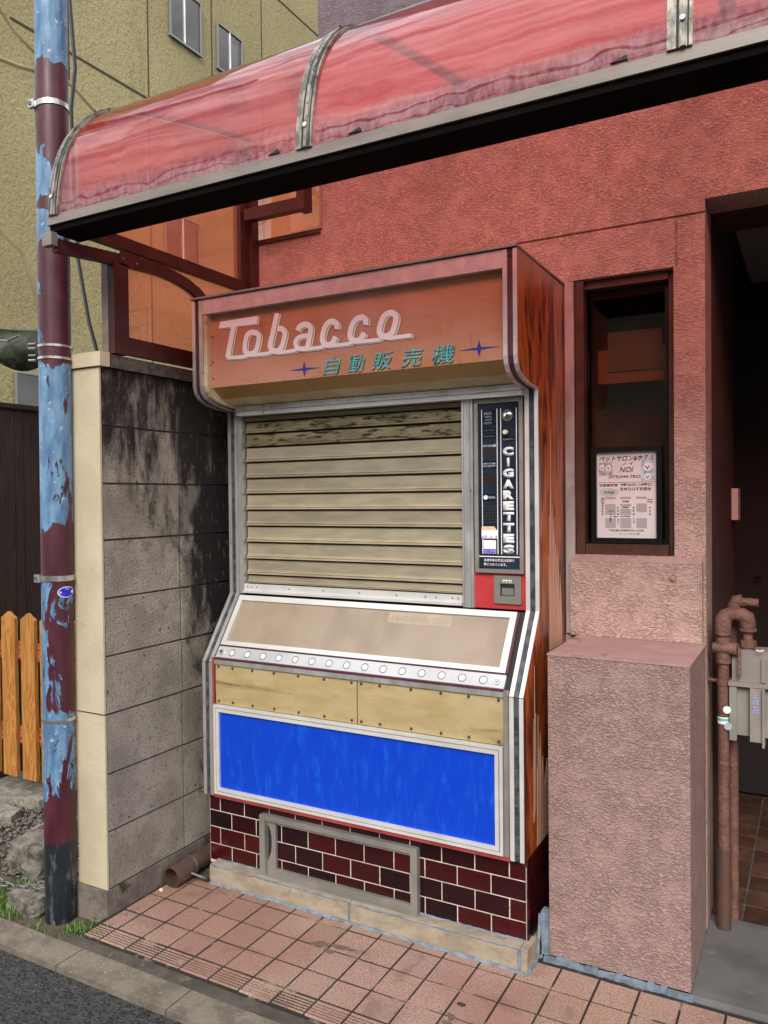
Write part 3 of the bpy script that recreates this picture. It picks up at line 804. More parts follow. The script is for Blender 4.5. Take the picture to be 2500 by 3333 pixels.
for mat_, ra, h_, off in ((m_white, .60, .0185, .0010), (m_stick_blue, .54, .0160, .0016)):
    bm = bmesh.new(); P = []
    ac = R(-6)
    cen = bm.verts.new((cxp + (.0522 + off) * math.cos(ac), 1.83 + (.0522 + off) * math.sin(ac), 1.095))
    for k in range(28):
        a = 2 * math.pi * k / 28; th = ac + ra * math.cos(a)
        P.append(bm.verts.new((cxp + (.0522 + off) * math.cos(th), 1.83 + (.0522 + off) * math.sin(th), 1.095 + h_ * math.sin(a))))
    for k in range(28): bm.faces.new((cen, P[k], P[(k + 1) % 28]))
    finish(bm, 'sticker_face', mat_, st)
def cyl(x, z):
    th = R(-6) + (x) / .0522
    return Vector((cxp + .0545 * math.cos(th), 1.83 + .0545 * math.sin(th), z))
text('lettering_band', '-', m_white, st, -.024, .024, 1.0905, 1.0985, 0, nrm=cyl)
text('lettering', 'NAKA', m_navy, st, -.016, .016, 1.0915, 1.0975, 0, nrm=lambda x, z: cyl(x, z) + Vector((.0008, -.0002, 0)))
text('lettering', 'SHO', m_white, st, -.006, .006, 1.1035, 1.1075, 0, nrm=cyl)

# hanging cable
cb = tube('cable', m_blackcable, None, [(-2.605, 2.2, 3.7), (-2.598, 2.2, 3.38), (-2.573, 2.2, 3.11), (-2.60, 2.2, 2.96), (-2.597, 2.2, 2.84), (-2.592, 2.2, 2.6), (-2.574, 2.2, 2.354), (-2.519, 2.2, 2.104), (-2.479, 2.2, 1.991), (-2.44, 2.2, 1.8)], .0075, 8)
cb['label'] = 'thin black cable hanging down just right of the pole'; cb['category'] = 'cable'

# chain to the pole
ch = thing('chain', 'short galvanised chain running across the grass to the pole', 'chain', (-2.45, 1.85, .05))
proto = None; n = 13
for k in range(n):
    t = k / (n - 1); x = -2.66 + t * .335; y_ = 1.80 + t * .02; z = .07 - .045 * math.sin(t * math.pi) + .015 * t
    if proto is None:
        bm = bmesh.new(); P = []
        for a in range(17):
            th = 2 * math.pi * a / 16; P.append((.012 * math.cos(th) + (.007 if math.cos(th) > 0 else -.007), .010 * math.sin(th), 0))
        atube(bm, P, .0036, 8); proto = finish(bm, 'link', m_chain, None, smooth=True); proto.parent = ch; o = proto
    else:
        o = inst(proto, 'link', (0, 0, 0), ch)
    o.location = Vector((x, y_, z)) - org(ch); o.rotation_euler = ((math.pi / 2 if k % 2 else .25), .0, .05)

# ================================================================ PINK BUILDING
pb = thing('pink_building', 'pink textured stucco building with a window and a dark entrance', 'building', (-.5, 2.7, 0))
GX = (-.401, -.393); GZ = (2.289, 2.297)
XS = [-2.098, -1.755, -.99, -.745, GX[0], GX[1], -.31, 1.8]
XS = sorted(set(XS + [-.405]))
ZS = sorted([-.06, 1.19, 1.20, 2.135, GZ[0], GZ[1], 2.335, 2.486, 3.20])
def dep(x, z):
    if x < -1.755 and z > 2.486: return None
    if -.745 < x < -.405 and 1.20 < z < 2.135: return None
    if x > -.31 and z < 2.335: return None
    if -.99 < x < -.31 and GZ[0] < z < GZ[1]: return 2.707
    if GX[0] < x < GX[1] and 2.135 < z < GZ[0]: return 2.707
    return 2.70
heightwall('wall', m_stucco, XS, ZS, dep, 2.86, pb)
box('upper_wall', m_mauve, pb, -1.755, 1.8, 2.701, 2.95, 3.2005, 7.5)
tube('flashing', m_gutteralu, pb, [(-1.80, 2.685, 3.185), (-1.70, 2.680, 3.215), (-1.2, 2.680, 3.222), (1.0, 2.680, 3.222)], .013, 10)
# plinth pieces in front of the wall
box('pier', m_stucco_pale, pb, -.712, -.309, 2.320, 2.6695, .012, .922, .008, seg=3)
box('pier_top', m_smooth, pb, -.714, -.307, 2.318, 2.667, .9225, .928, .002)
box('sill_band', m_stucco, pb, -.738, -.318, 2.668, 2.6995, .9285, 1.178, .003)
prism('sill', m_smooth, pb, [(2.668, 1.1785), (2.668, 1.184), (2.70, 1.198), (2.78, 1.1985), (2.78, 1.1785)], -.738, -.318, bevel=.001)
disc('pipe_stub', m_stucco_pale, pb, (-.405, 2.668, 1.135), (0, -1, 0), .0105, .006, 20)
disc('pipe_stub', m_smooth, pb, (-.405, 2.662, 1.135), (0, -1, 0), .0065, .0015, 16)
# inside the left corner opening
box('room_back', m_dark, pb, -1.70, -.47, 3.20, 3.25, -.05, 7)
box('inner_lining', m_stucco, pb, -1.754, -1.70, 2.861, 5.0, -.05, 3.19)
box('pier', m_stucco, pb, .66, 1.3, 2.32, 2.6995, .0125, 7.0)  # unseen right jamb, added to shade the entrance and the visible pier's right face
# window
wd = box('window', m_brownframe, pb, -.7445, -.715, 2.745, 2.80, 1.2005, 2.134)
wd.name = 'window'
box('aluminium_jamb', m_greystrip, pb, -.757, -.727, 2.689, 2.6995, .93, 2.13, .001)
box('frame', m_brownframe, wd, -.726, -.697, 2.705, 2.745, 1.2005, 2.134, .001)
box('frame', m_brownframe, wd, -.425, -.4055, 2.735, 2.80, 1.2005, 2.134, .001)
box('frame', m_brownframe, wd, -.7145, -.4255, 2.725, 2.80, 2.105, 2.134, .001)
box('frame', m_brownframe, wd, -.696, -.4255, 2.715, 2.80, 1.2005, 1.236, .001)
frame('sash', m_black, wd, -.712, -.428, 1.237, 2.104, .014, 2.765, 2.785)
box('pane', m_glass, wd, -.70, -.44, 2.772, 2.776, 1.25, 2.09)
box('inner_curtain', M('curtain', (.13, .045, .022), (.06, .022, .014), 5, rough=.9), wd, -.74, -.41, 2.98, 2.99, 1.2, 2.134)
box('inner_shelf', M('shelf_wood', (.32, .12, .035), rough=.6), wd, -.69, -.42, 2.88, 2.90, 1.80, 1.92)
box('notice', M('old_paper', (.22, .10, .045), rough=.8), wd, -.655, -.47, 2.875, 2.879, 1.84, 1.98)
box('room_lining', m_dark, pb, -.80, -.75, 2.861, 3.19, .9, 2.6)
box('room_lining', m_dark, pb, -.7495, -.405, 2.861, 3.19, 2.16, 2.2)
box('room_lining', m_dark, pb, -.7495, -.405, 2.861, 3.19, 1.1, 1.185)
# entrance passage
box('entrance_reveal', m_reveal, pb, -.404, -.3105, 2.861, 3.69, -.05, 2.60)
box('entrance_pier', m_reveal, pb, -.404, -.314, 2.861, 2.90, -.04, 2.3) if False else None
box('entrance_ceiling', m_dark, pb, -.40, 1.8, 2.861, 4.9, 2.45, 2.60)
box('ceiling_board', m_ceiling, pb, -.272, 1.0, 3.19, 3.66, 2.40, 2.4495)
box('ceiling_board', m_ceiling, pb, -.272, 1.0, 3.664, 4.16, 2.40, 2.4495)
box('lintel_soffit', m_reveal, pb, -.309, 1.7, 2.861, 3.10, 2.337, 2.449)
box('entrance_wall', m_dark, pb, 1.2, 1.3, 2.861, 4.9, -.05, 2.449)
box('entrance_wall', m_dark, pb, -.60, -.405, 3.70, 4.9, -.05, 2.449)
box('entrance_wall', m_dark, pb, -.60, 1.3, 4.9, 4.95, -.05, 2.6)
dr = box('entrance_door', m_body, pb, -.404, -.05, 4.0, 4.04, .02, 2.2)
box('door_stile', M('door_stile', (.06, .018, .012), rough=.5), dr, -.36, -.335, 3.985, 3.9995, .02, 2.2)
tube('door_handle', m_chrome, dr, [(-.318, 3.97, .925), (-.29, 3.965, .925), (-.265, 3.965, .925)], .006, 10)
tube('door_handle', m_chrome, dr, [(-.25, 3.97, 1.02), (-.22, 3.965, 1.02)], .005, 10)
bx = box('switch_box', M('switch_plastic', (.66, .62, .58), rough=.4), None, -.3095, -.285, 3.56, 3.665, 1.295, 1.425, .003); bx['label'] = 'small pale wall box on the entrance reveal above the gas pipes'; bx['category'] = 'switch box'
pf_ = thing('passage_floor', 'dark terracotta floor tiles running into the entrance', 'floor', (0, 3.5, 0))
del pf_['category']; pf_['kind'] = 'structure'
box('mortar_bed', m_mortar, pf_, -.405, 1.2, 2.791, 4.9, -.05, .0055)
yy = 2.80
pr = None
while yy < 4.85:
    for xa, xb in ((-.33, -.2195), (-.2115, .0), (.004, .215), (.22, .43)):
        w, d = xb - xa, .112
        bm = bmesh.new(); abox(bm, xa, xb, yy + .002, yy + d, 0, .009)
        finish(bm, 'tile', m_passage_tile, pf_, .0015)
    yy += .119

# sealant line at the foot of the pier
sb = bmesh.new()
for k in range(24):
    x = -.725 + k * (.425) / 24; w = .425 / 24
    abox(sb, x, x + w + .0001, 2.300 + random.uniform(-.003, .003), 2.319, -.004, .011 + random.uniform(-.003, .003))
finish(sb, 'sealant', m_seal, pb, .002)
sb = bmesh.new()
for k in range(10): abox(sb, -.735 + random.uniform(-.002, .002), -.7125, 2.312, 2.345, .012 + k * .013, .0252 + k * .013)
finish(sb, 'sealant', m_seal, pb, .002)

# ================================================================ POSTER IN THE WINDOW
po = thing('poster', 'black framed white notice with a street map standing at the bottom of the window', 'poster', (-.565, 2.75, 1.24))
frame('poster_frame', m_black, po, -.684, -.450, 1.238, 1.566, .018, 2.742, 2.764, bevel=.002)
box('paper', m_paper, po, -.6665, -.4675, 2.7555, 2.760, 1.255, 1.549)
def PX(a): return -.6655 + (a - 480) / 648 * .1975
def PZ(b): return 1.5475 - (b - 415) / 910 * .2885
YP = 2.7551
def ptext(s, a0, a1, b0, b1, mat=m_ink, **k): text('lettering', s, mat, po, PX(a0), PX(a1), PZ(b1), PZ(b0), YP, .0004, **k)
def prect(a0, a1, b0, b1, mat, nm='map_block', y=YP): box(nm, mat, po, PX(a0), PX(a1), y - .0004, y, PZ(b1), PZ(b0))
ptext('ペットサロン&ホテル', 505, 1105, 452, 512, shear=.25, bold=.015)
ptext('ノ イ', 755, 880, 520, 556, shear=.2, bold=.01)
ptext('NOI', 728, 878, 575, 630, shear=.25, bold=.008)
ptext('(075)344-7822', 608, 958, 662, 700, bold=.008)
prect(485, 1125, 737, 740, m_ink, 'rule')
ptext('◎営業時間', 505, 705, 752, 782, M('print_brown', (.16, .05, .04)), bold=.012)
ptext('9時30分~18時迄', 738, 1080, 748, 780, bold=.012)
ptext('定休日は不定期休', 730, 1068, 792, 828, bold=.01)
bm = bmesh.new(); aprism(bm, [(PX(610 + 107 * math.cos(a * .2618)), PZ(843 + 45 * math.sin(a * .2618))) for a in range(24)], YP - .0002, YP, 'y')
finish(bm, 'oval', M('oval_grey', (.50, .54, .56)), po)
text('lettering', '予約制', m_txt_grey, po, PX(553), PX(668), PZ(862), PZ(828), YP - .0003, .0004, bold=.015)
for a0, a1, b0, b1 in ((567, 684, 970, 1085), (733, 852, 1022, 1085), (908, 1020, 966, 1055), (567, 684, 1122, 1226), (733, 852, 1122, 1226), (908, 1020, 1122, 1226), (733, 852, 968, 994)):
    prect(a0, a1, b0, b1, m_mapgrey)
m_mappink = M('map_pink', (.50, .34, .35))
for a0, a1 in ((567, 684), (730, 852), (906, 1018)): prect(a0, a1, 893, 916, m_mappink)
ptext('四条通', 757, 828, 933, 952, bold=.02)
ptext('仏光寺通', 752, 832, 999, 1015, bold=.04)
ptext('綾小路通', 738, 838, 1094, 1113, bold=.03)
ptext('地下鉄', 1025, 1082, 918, 932, bold=.03); ptext('四条駅', 1025, 1082, 943, 957, bold=.03)
for s_, a in (('西洞院通', 527), ('新町通', 699), ('室町通', 869), ('烏丸通', 1042)):
    m_ = len(s_)
    for i, chx in enumerate(s_):
        b0 = {4: 978, 3: 1000}[m_] + i * (30 if m_ == 4 else 35)
        ptext(chx, a, a + 20, b0, b0 + 20, bold=.03)
text('lettering', 'NOI', m_txt_grey, po, PX(604), PX(662), PZ(1055), PZ(1033), YP - .0005, .0003, bold=.01)
prect(618, 631, 1122, 1160, m_ink, 'map_mark', YP - .0006)
def arrow(a0, b0, a1, b1):
    d = Vector((a1 - a0, b1 - b0)).normalized(); n_ = Vector((-d.y, d.x)); w = 2.2
    P = [Vector((a0, b0)) + n_ * w, Vector((a1, b1)) - d * 14 + n_ * w, Vector((a1, b1)) - d * 14 + n_ * 8, Vector((a1, b1)), Vector((a1, b1)) - d * 14 - n_ * 8, Vector((a1, b1)) - d * 14 - n_ * w, Vector((a0, b0)) - n_ * w]
    prism('arrow', m_ink, po, [(PX(p.x), PZ(p.y)) for p in P], YP - .001, YP, 'y')
arrow(634, 1062, 626, 1116); arrow(710, 1105, 660, 1104); arrow(710, 1190, 711, 1130); arrow(880, 1115, 881, 1176); arrow(541, 965, 541, 903)
ring_line('compass_ring', m_ink, po, [(PX(541 + 20 * math.cos(a * .3927)), PZ(933 + 36 * math.sin(a * .3927))) for a in range(16)], .0012, YP - .0006, YP)
ptext('下京区綾小路通新町西入矢田町', 602, 990, 1242, 1266, m_txt_grey, bold=.01)
ptext('フィル ナカタ 3階', 720, 942, 1280, 1302, m_txt_grey, bold=.01)
# the little dog photographs, as small printed pictures
def dogpic(a0, a1, b0, b1, bgm, heads):
    prect(a0, a1, b0, b1, bgm, 'photo')
    for (a, b, r_) in heads:
        for da, db, rr_, mt, lift in ((0, 0, r_, m_white, .0006), (-r_ * .42, -r_ * .1, r_ * .2, m_ink, .0009), (r_ * .36, -r_ * .1, r_ * .2, m_ink, .0009), (-.02 * r_, r_ * .32, r_ * .24, m_ink, .0009)):
            prism('dog_face' if mt is m_white else 'dog_feature', mt, po, [(PX(a + da + rr_ * math.cos(t * .5236)), PZ(b + db + rr_ * math.sin(t * .5236))) for t in range(12)], YP - lift, YP - lift + .0002, 'y')
dogpic(497, 650, 520, 658, M('photo_mint', (.50, .58, .55), (.25, .26, .26), 90), [(533, 578, 30), (605, 580, 32)])
dogpic(965, 1104, 500, 722, M('photo_blue', (.25, .45, .52), (.60, .72, .75), 70), [(1030, 580, 44), (1030, 682, 36)])

# ================================================================ CANOPY
cn = thing('canopy', 'arched translucent red canopy with bronze gutter over the vending machine', 'canopy', (-2.1, 2.7, 2.3))
PROF = [(1.694, 2.290), (1.698, 2.345), (1.706, 2.395), (1.718, 2.450), (1.736, 2.502), (1.760, 2.548), (1.790, 2.592), (1.826, 2.634), (1.870, 2.672), (1.920, 2.703), (1.98, 2.730), (2.06, 2.757), (2.16, 2.785), (2.30, 2.82), (2.5, 2.865), (2.698, 2.905)]
def off(P, d):
    o = []
    for i, p in enumerate(P):
        a = Vector(P[max(i - 1, 0)]); b = Vector(P[min(i + 1, len(P) - 1)]); t = (b - a).normalized()
        o.append((p[0] - t.y * d, p[1] + t.x * d))
    return o
def shell(name, mat, P, d0, d1, x0, x1, parent, smooth=True):
    A, B = off(P, d0), off(P, d1); bm = bmesh.new()
    aprism(bm, A + list(reversed(B)), x0, x1)
    return finish(bm, name, mat, parent, smooth=smooth)
RIBX = (-2.092, -1.143, -.240, .665, 1.57, 2.47)
for a, b in zip(RIBX, RIBX[1:]):
    bm = bmesh.new(); A, B = off(PROF, .001), off(PROF, .0035)
    va = [[bm.verts.new((x, p[0], p[1])) for p in A] for x in (a + .012, b - .012)]
    vb = [[bm.verts.new((x, p[0], p[1])) for p in B] for x in (a + .012, b - .012)]
    for i in range(len(A) - 1):
        bm.faces.new((va[0][i], va[0][i + 1], va[1][i + 1], va[1][i])); bm.faces.new((vb[0][i], vb[1][i], vb[1][i + 1], vb[0][i + 1]))
    for s_ in (0, 1):
        for i in range(len(A) - 1): bm.faces.new((va[s_][i], vb[s_][i], vb[s_][i + 1], va[s_][i + 1]))
    finish(bm, 'roof_panel', m_acrylic, cn, smooth=True)
for i, x in enumerate(RIBX):
    wl_, wr = (.014, .030) if i == 0 else (.024, .024)
    r_ = shell('rib', m_rib, PROF, .0036, .010, x - wl_, x + wr, cn)
    shell('rib_groove', m_rubber, PROF, .0101, .0112, x - .006, x - .001, r_)
    shell('rib_groove', m_rubber, PROF, .0101, .0112, x + wr - .009, x + wr - .006, r_)
    shell('rib_flange', m_rib, PROF, .0101, .0145, x + .002, x + .012, r_)
    for k in (1, 8):
        p = off(PROF, .0146)[k]; q = off(PROF, .019)[k]
        disc('screw', m_chrome, r_, (x + .007, p[0], p[1]), (0, q[0] - p[0], q[1] - p[1]), .006, .004, 12)
# gutter
gt = bmesh.new(); aprism(gt, [(1.690, 2.264), (1.690, 2.291), (1.696, 2.296), (1.712, 2.296), (1.712, 2.270), (1.80, 2.270), (1.80, 2.264)], -2.118, 2.5)
finish(gt, 'gutter', m_gutteralu, cn)
box('gutter_tray', m_underside, cn, -2.112, 2.5, 1.698, 1.812, 2.245, 2.2635)
box('gutter_back', m_underside, cn, -2.112, 2.5, 1.8005, 1.812, 2.264, 2.31)
box('end_bracket', m_gutteralu, cn, -2.118, -2.075, 1.672, 1.695, 2.195, 2.236, .003)
# small black clips on the gutter edge
for x in (-1.235, -.99, -.355):
    prism('clip', m_rubber, cn, [(x - .022, 2.297), (x + .014, 2.297), (x + .012, 2.305), (x + .008, 2.306)], 1.687, 1.6935, 'y')
# left end frame, plane x = -2.10
HF = m_hoodframe
box('end_beam', HF, cn, -2.112, -2.082, 1.813, 2.62, 2.262, 2.304, .002)
arc = [(1.70, 2.222), (1.95, 2.243), (2.03, 2.25), (2.15, 2.255), (2.22, 2.250), (2.30, 2.236), (2.36, 2.214), (2.41, 2.185), (2.45, 2.15), (2.50, 2.09)]
bm = bmesh.new(); aprism(bm, off(arc, .0) + list(reversed(off(arc, -.040))), -2.110, -2.086); finish(bm, 'lower_arc_beam', HF, cn)
box('joint_plate', HF, cn, -2.0855, -2.082, 1.955, 2.045, 2.205, 2.256, .001)
for yy_, zz in ((1.968, 2.228), (2.03, 2.226)): disc('screw', m_chrome, cn, (-2.0822, yy_, zz), (1, 0, 0), .003, .002, 10)
box('post', m_gutteralu, cn, -2.142, -2.112, 1.925, 1.985, 1.901, 2.24, .001)
box('post', HF, cn, -2.1115, -2.082, 1.925, 1.990, 1.901, 2.212, .001)
box('bottom_rail', HF, cn, -2.110, -2.084, 1.991, 2.62, 1.905, 1.964, .001)
box('wall_post', HF, cn, -2.118, -2.08, 2.60, 2.698, 1.97, 2.80, .001)
box('wall_post', HF, cn, -2.0795, -2.062, 2.655, 2.697, 2.24, 2.80, .001)
box('side_pane', m_acrylic_side, cn, -2.099, -2.096, 1.990, 2.60, 1.964, 2.262)
P = [(1.813, 2.304)] + [p for p in off(PROF, -.002) if p[0] > 1.80 and p[0] < 2.6] + [(2.60, 2.882), (2.60, 2.304)]
P = [(1.813, 2.304), (1.813, 2.60)] + P[1:]
P = [P[0]] + [q for q in P[1:]]
prism('side_pane', m_acrylic_side, cn, [(1.80, 2.304), (1.80, 2.598), (1.826, 2.628), (1.870, 2.666), (1.92, 2.697), (1.98, 2.724), (2.06, 2.751), (2.16, 2.779), (2.30, 2.814), (2.5, 2.859), (2.60, 2.879), (2.60, 2.304)], -2.099, -2.096)
# framing seen in the corner opening
box('back_bar', HF, cn, -2.061, -1.802, 2.60, 2.64, 2.543, 2.590, .001)
box('back_bar', HF, cn, -1.801, -1.766, 2.60, 2.66, 2.541, 2.86, .001)
box('side_pane', m_acrylic_side, cn, -2.16, -1.758, 2.78, 2.783, 2.487, 2.95)
box('opening_trim', HF, pb, -2.06, -1.752, 2.690, 2.6995, 2.470, 2.487, .001)
box('opening_trim', m_smooth, pb, -1.7545, -1.745, 2.692, 2.6995, 2.487, 2.90, .001)

# ================================================================ VENDING MACHINE
XL, XR = -1.995, -.762
vm = thing('vending_machine', 'old cigarette vending machine with closed shutter and bright blue front panel', 'vending machine', (-1.38, 2.5, .31))
SIL = [(2.745, .312), (2.745, 2.118), (2.214, 2.124), (2.214, 1.812), (2.220, 1.790), (2.236, 1.772), (2.258, 1.760), (2.285, 1.752), (2.33, 1.745), (2.404, 1.739), (2.404, 1.040), (2.241, .803), (2.241, .312)]
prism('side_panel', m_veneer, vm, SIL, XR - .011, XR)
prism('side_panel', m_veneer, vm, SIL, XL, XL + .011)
CORE = [(2.74, .33), (2.74, 2.10), (2.262, 2.10), (2.262, 1.86), (2.34, 1.79), (2.46, 1.76), (2.46, 1.02), (2.30, .80), (2.30, .33)]
prism('cabinet', m_body, vm, CORE, XL + .0115, XR - .0115)
def outline(P, t, x0, x1, mat, nm, par=vm):
    # strip that hugs the front outline, t proud of it
    A = off(P, 0.0); B = off(P, -t)
    bm = bmesh.new(); aprism(bm, A + list(reversed(B)), x0, x1); return finish(bm, nm, mat, par, .0006)
HEAD = [(2.213, 2.120), (2.213, 1.812), (2.2185, 1.790), (2.2345, 1.7715), (2.257, 1.7595), (2.285, 1.7515), (2.33, 1.7445), (2.402, 1.7385)]
UP = [(2.4035, 1.7375), (2.4035, 1.0405)]
LOW1 = [(2.4035, 1.0395), (2.2405, .8035)]
LOW2 = [(2.2405, .8025), (2.2405, .313)]
for nm, P_, ins in (('header_trim', HEAD, m_maroon), ('upper_trim', UP, m_black_ins), ('slanted_trim', LOW1, m_black_ins), ('lower_trim', LOW2, m_black_ins)):
    for x0, x1, mt, t in ((-.805, -.7915, m_white_alu if 'head' not in nm else m_pinktrim, .0045), (-.791, -.7745, ins, .0012), (-.774, -.7615, m_white_alu if 'head' not in nm else m_pinktrim, .0045),
                          (-1.9945, -1.9805, m_alu, .0045), (-1.980, -1.9635, ins, .0012), (-1.963, -1.9475, m_alu, .0045)):
        outline(P_, t, x0, x1, mt, nm)
for z, yv in ((.335, 2.2385), (2.10, 2.2117)):
    disc('screw', m_chrome, vm, (-.783, yv + .0005, z), (0, -1, 0), .0035, .002, 10)
# cracks in the aged insert
for z in (.385, .43, .478, .52, .585, .655, .70, .765):
    prism('insert_crack', m_txt_grey, vm, [(-.7905, z), (-.775, z + .003), (-.775, z + .004), (-.7905, z + .0012)], 2.2385, 2.2392, 'y')
# top cap
box('roof_cap', m_alu_dull, vm, XL - .003, XR + .002, 2.202, 2.742, 2.1245, 2.1315, .0015)
# header
box('header_strip', m_pinktrim, vm, -1.947, -.8055, 2.2105, 2.245, 2.0690, 2.1215, .001)
frameL = [(2.236, 2.0685), (2.236, 1.808), (2.292, 1.772), (2.262, 1.86), (2.262, 2.0685)]
bm = bmesh.new(); aprism(bm, [(2.238, 2.0685), (2.238, 1.807), (2.244, 1.807), (2.244, 2.0685)], -1.929, -.806); sign = finish(bm, 'sign_panel', m_amber, vm)
bm = bmesh.new(); aprism(bm, [(2.238, 1.8065), (2.290, 1.771), (2.294, 1.776), (2.244, 1.8065)], -1.929, -.806); finish(bm, 'sign_underside', m_amber_low, vm)
prism('cheek', m_cream_plastic, vm, [(2.2145, 2.0685), (2.2145, 1.812), (2.2215, 1.791), (2.237, 1.7735), (2.26, 1.7625), (2.29, 1.755), (2.335, 1.7485), (2.40, 1.742), (2.40, 1.80), (2.262, 1.86), (2.262, 2.0685)], -1.947, -1.9295)
bm = bmesh.new(); aprism(bm, [(2.2905, 1.7705), (2.372, 1.752), (2.376, 1.757), (2.296, 1.777)], -1.929, -.8055); finish(bm, 'soffit', m_cream_plastic, vm)
box('soffit_strip', m_alu, vm, -1.929, -.8055, 2.366, 2.402, 1.7325, 1.7505, .001)
box('soffit_strip', m_white_alu, vm, -1.9295, -.8055, 2.372, 2.4095, 1.716, 1.732, .001)
for x, z, yv in ((-1.80, 1.7415, 2.366), (-1.80, 1.724, 2.372)): disc('screw', m_chrome, vm, (x, yv, z), (0, -1, 0), .003, .0015, 10)
for z in (1.99, 1.90, 1.84): disc('screw', m_rubber, vm, (-1.923, 2.238, z), (0, -1, 0), .003, .0015, 10)
prism('tape', M('old_tape', (.62, .42, .24), rough=.5), vm, [(-.975, 2.2700), (-.945, 2.2700), (-.945, 2.2695), (-.975, 2.2695)], 1.776, 1.783, 'z') if False else None

# --- Tobacco lettering
TOB = [
 ('P', [(-1.8870, 2.0412), (-1.7156, 2.0420), (-1.7209, 2.0143), (-1.8926, 2.0166)]),
 (.0225, [(-1.8246, 2.0195), (-1.8542, 1.9087)]),
 (.013, [(-1.8586, 1.9091), (-1.7833, 1.9057), (-1.7683, 1.9103)]),
 ('C', [(-1.7392, 1.9871), (-1.7189, 1.9792), (-1.7136, 1.9631), (-1.7223, 1.9305), (-1.7348, 1.9162), (-1.7519, 1.9121), (-1.7714, 1.9210), (-1.7761, 1.9384), (-1.7689, 1.9716), (-1.7572, 1.9846)]),
 (.0125, [(-1.7520, 1.9074), (-1.7226, 1.9077), (-1.6744, 1.9077), (-1.6594, 1.9134)]),
 (.0205, [(-1.6334, 2.0416), (-1.6657, 1.9325)]),
 (.0200, [(-1.6320, 1.9889), (-1.6117, 1.9841), (-1.6027, 1.9666), (-1.6109, 1.9346), (-1.6221, 1.9179), (-1.6395, 1.9107), (-1.6583, 1.9190), (-1.6657, 1.9351), (-1.6576, 1.9649)]),
 (.0125, [(-1.6396, 1.9056), (-1.5681, 1.9063), (-1.5551, 1.9120)]),
 (.0200, [(-1.5502, 1.9722), (-1.5394, 1.9848), (-1.5196, 1.9895), (-1.5002, 1.9824), (-1.4960, 1.9650), (-1.5093, 1.9117)]),
 (.0165, [(-1.5067, 1.9500), (-1.5338, 1.9512), (-1.5537, 1.9425), (-1.5585, 1.9279), (-1.5496, 1.9132), (-1.5284, 1.9086), (-1.5103, 1.9093)]),
 (.0125, [(-1.5315, 1.9064), (-1.4596, 1.9067), (-1.4440, 1.9113)]),
 (.0200, [(-1.3922, 1.9600), (-1.3925, 1.9759), (-1.4063, 1.9868), (-1.4237, 1.9851), (-1.4385, 1.9713), (-1.4492, 1.9405), (-1.4465, 1.9230), (-1.4306, 1.9115), (-1.4131, 1.9134), (-1.4042, 1.9235), (-1.3977, 1.9363)]),
 (.0125, [(-1.4306, 1.9079), (-1.3500, 1.9070), (-1.3352, 1.9127)]),
 (.0200, [(-1.2821, 1.9609), (-1.2819, 1.9771), (-1.2956, 1.9871), (-1.3152, 1.9839), (-1.3308, 1.9689), (-1.3411, 1.9411), (-1.3385, 1.9239), (-1.3217, 1.9137), (-1.3049, 1.9151), (-1.2950, 1.9253), (-1.2871, 1.9376)]),
 (.0125, [(-1.3217, 1.9096), (-1.2388, 1.9087), (-1.2273, 1.9141)]),
 ('C', [(-1.1920, 1.9894), (-1.1761, 1.9828), (-1.1709, 1.9670), (-1.1779, 1.9421), (-1.1874, 1.9244), (-1.2063, 1.9158), (-1.2251, 1.9226), (-1.2317, 1.9363), (-1.2260, 1.9593), (-1.2136, 1.9814)]),
 (.0125, [(-1.2063, 1.9100), (-1.1769, 1.9097), (-1.1165, 1.9102)]),
]
def catmull(P, closed, n=6):
    P = [Vector(p) for p in P]; o = []; m = len(P)
    rng = range(m) if closed else range(m - 1)
    for i in rng:
        p0 = P[(i - 1) % m] if closed or i > 0 else P[0]; p1 = P[i]; p2 = P[(i + 1) % m]; p3 = P[(i + 2) % m] if closed or i + 2 < m else P[-1]
        for k in range(n):
            t = k / n
            o.append(.5 * ((2 * p1) + (p2 - p0) * t + (2 * p0 - 5 * p1 + 4 * p2 - p3) * t * t + (3 * p1 - p0 - 3 * p2 + p3) * t * t * t))
    if not closed: o.append(P[-1])
    return o
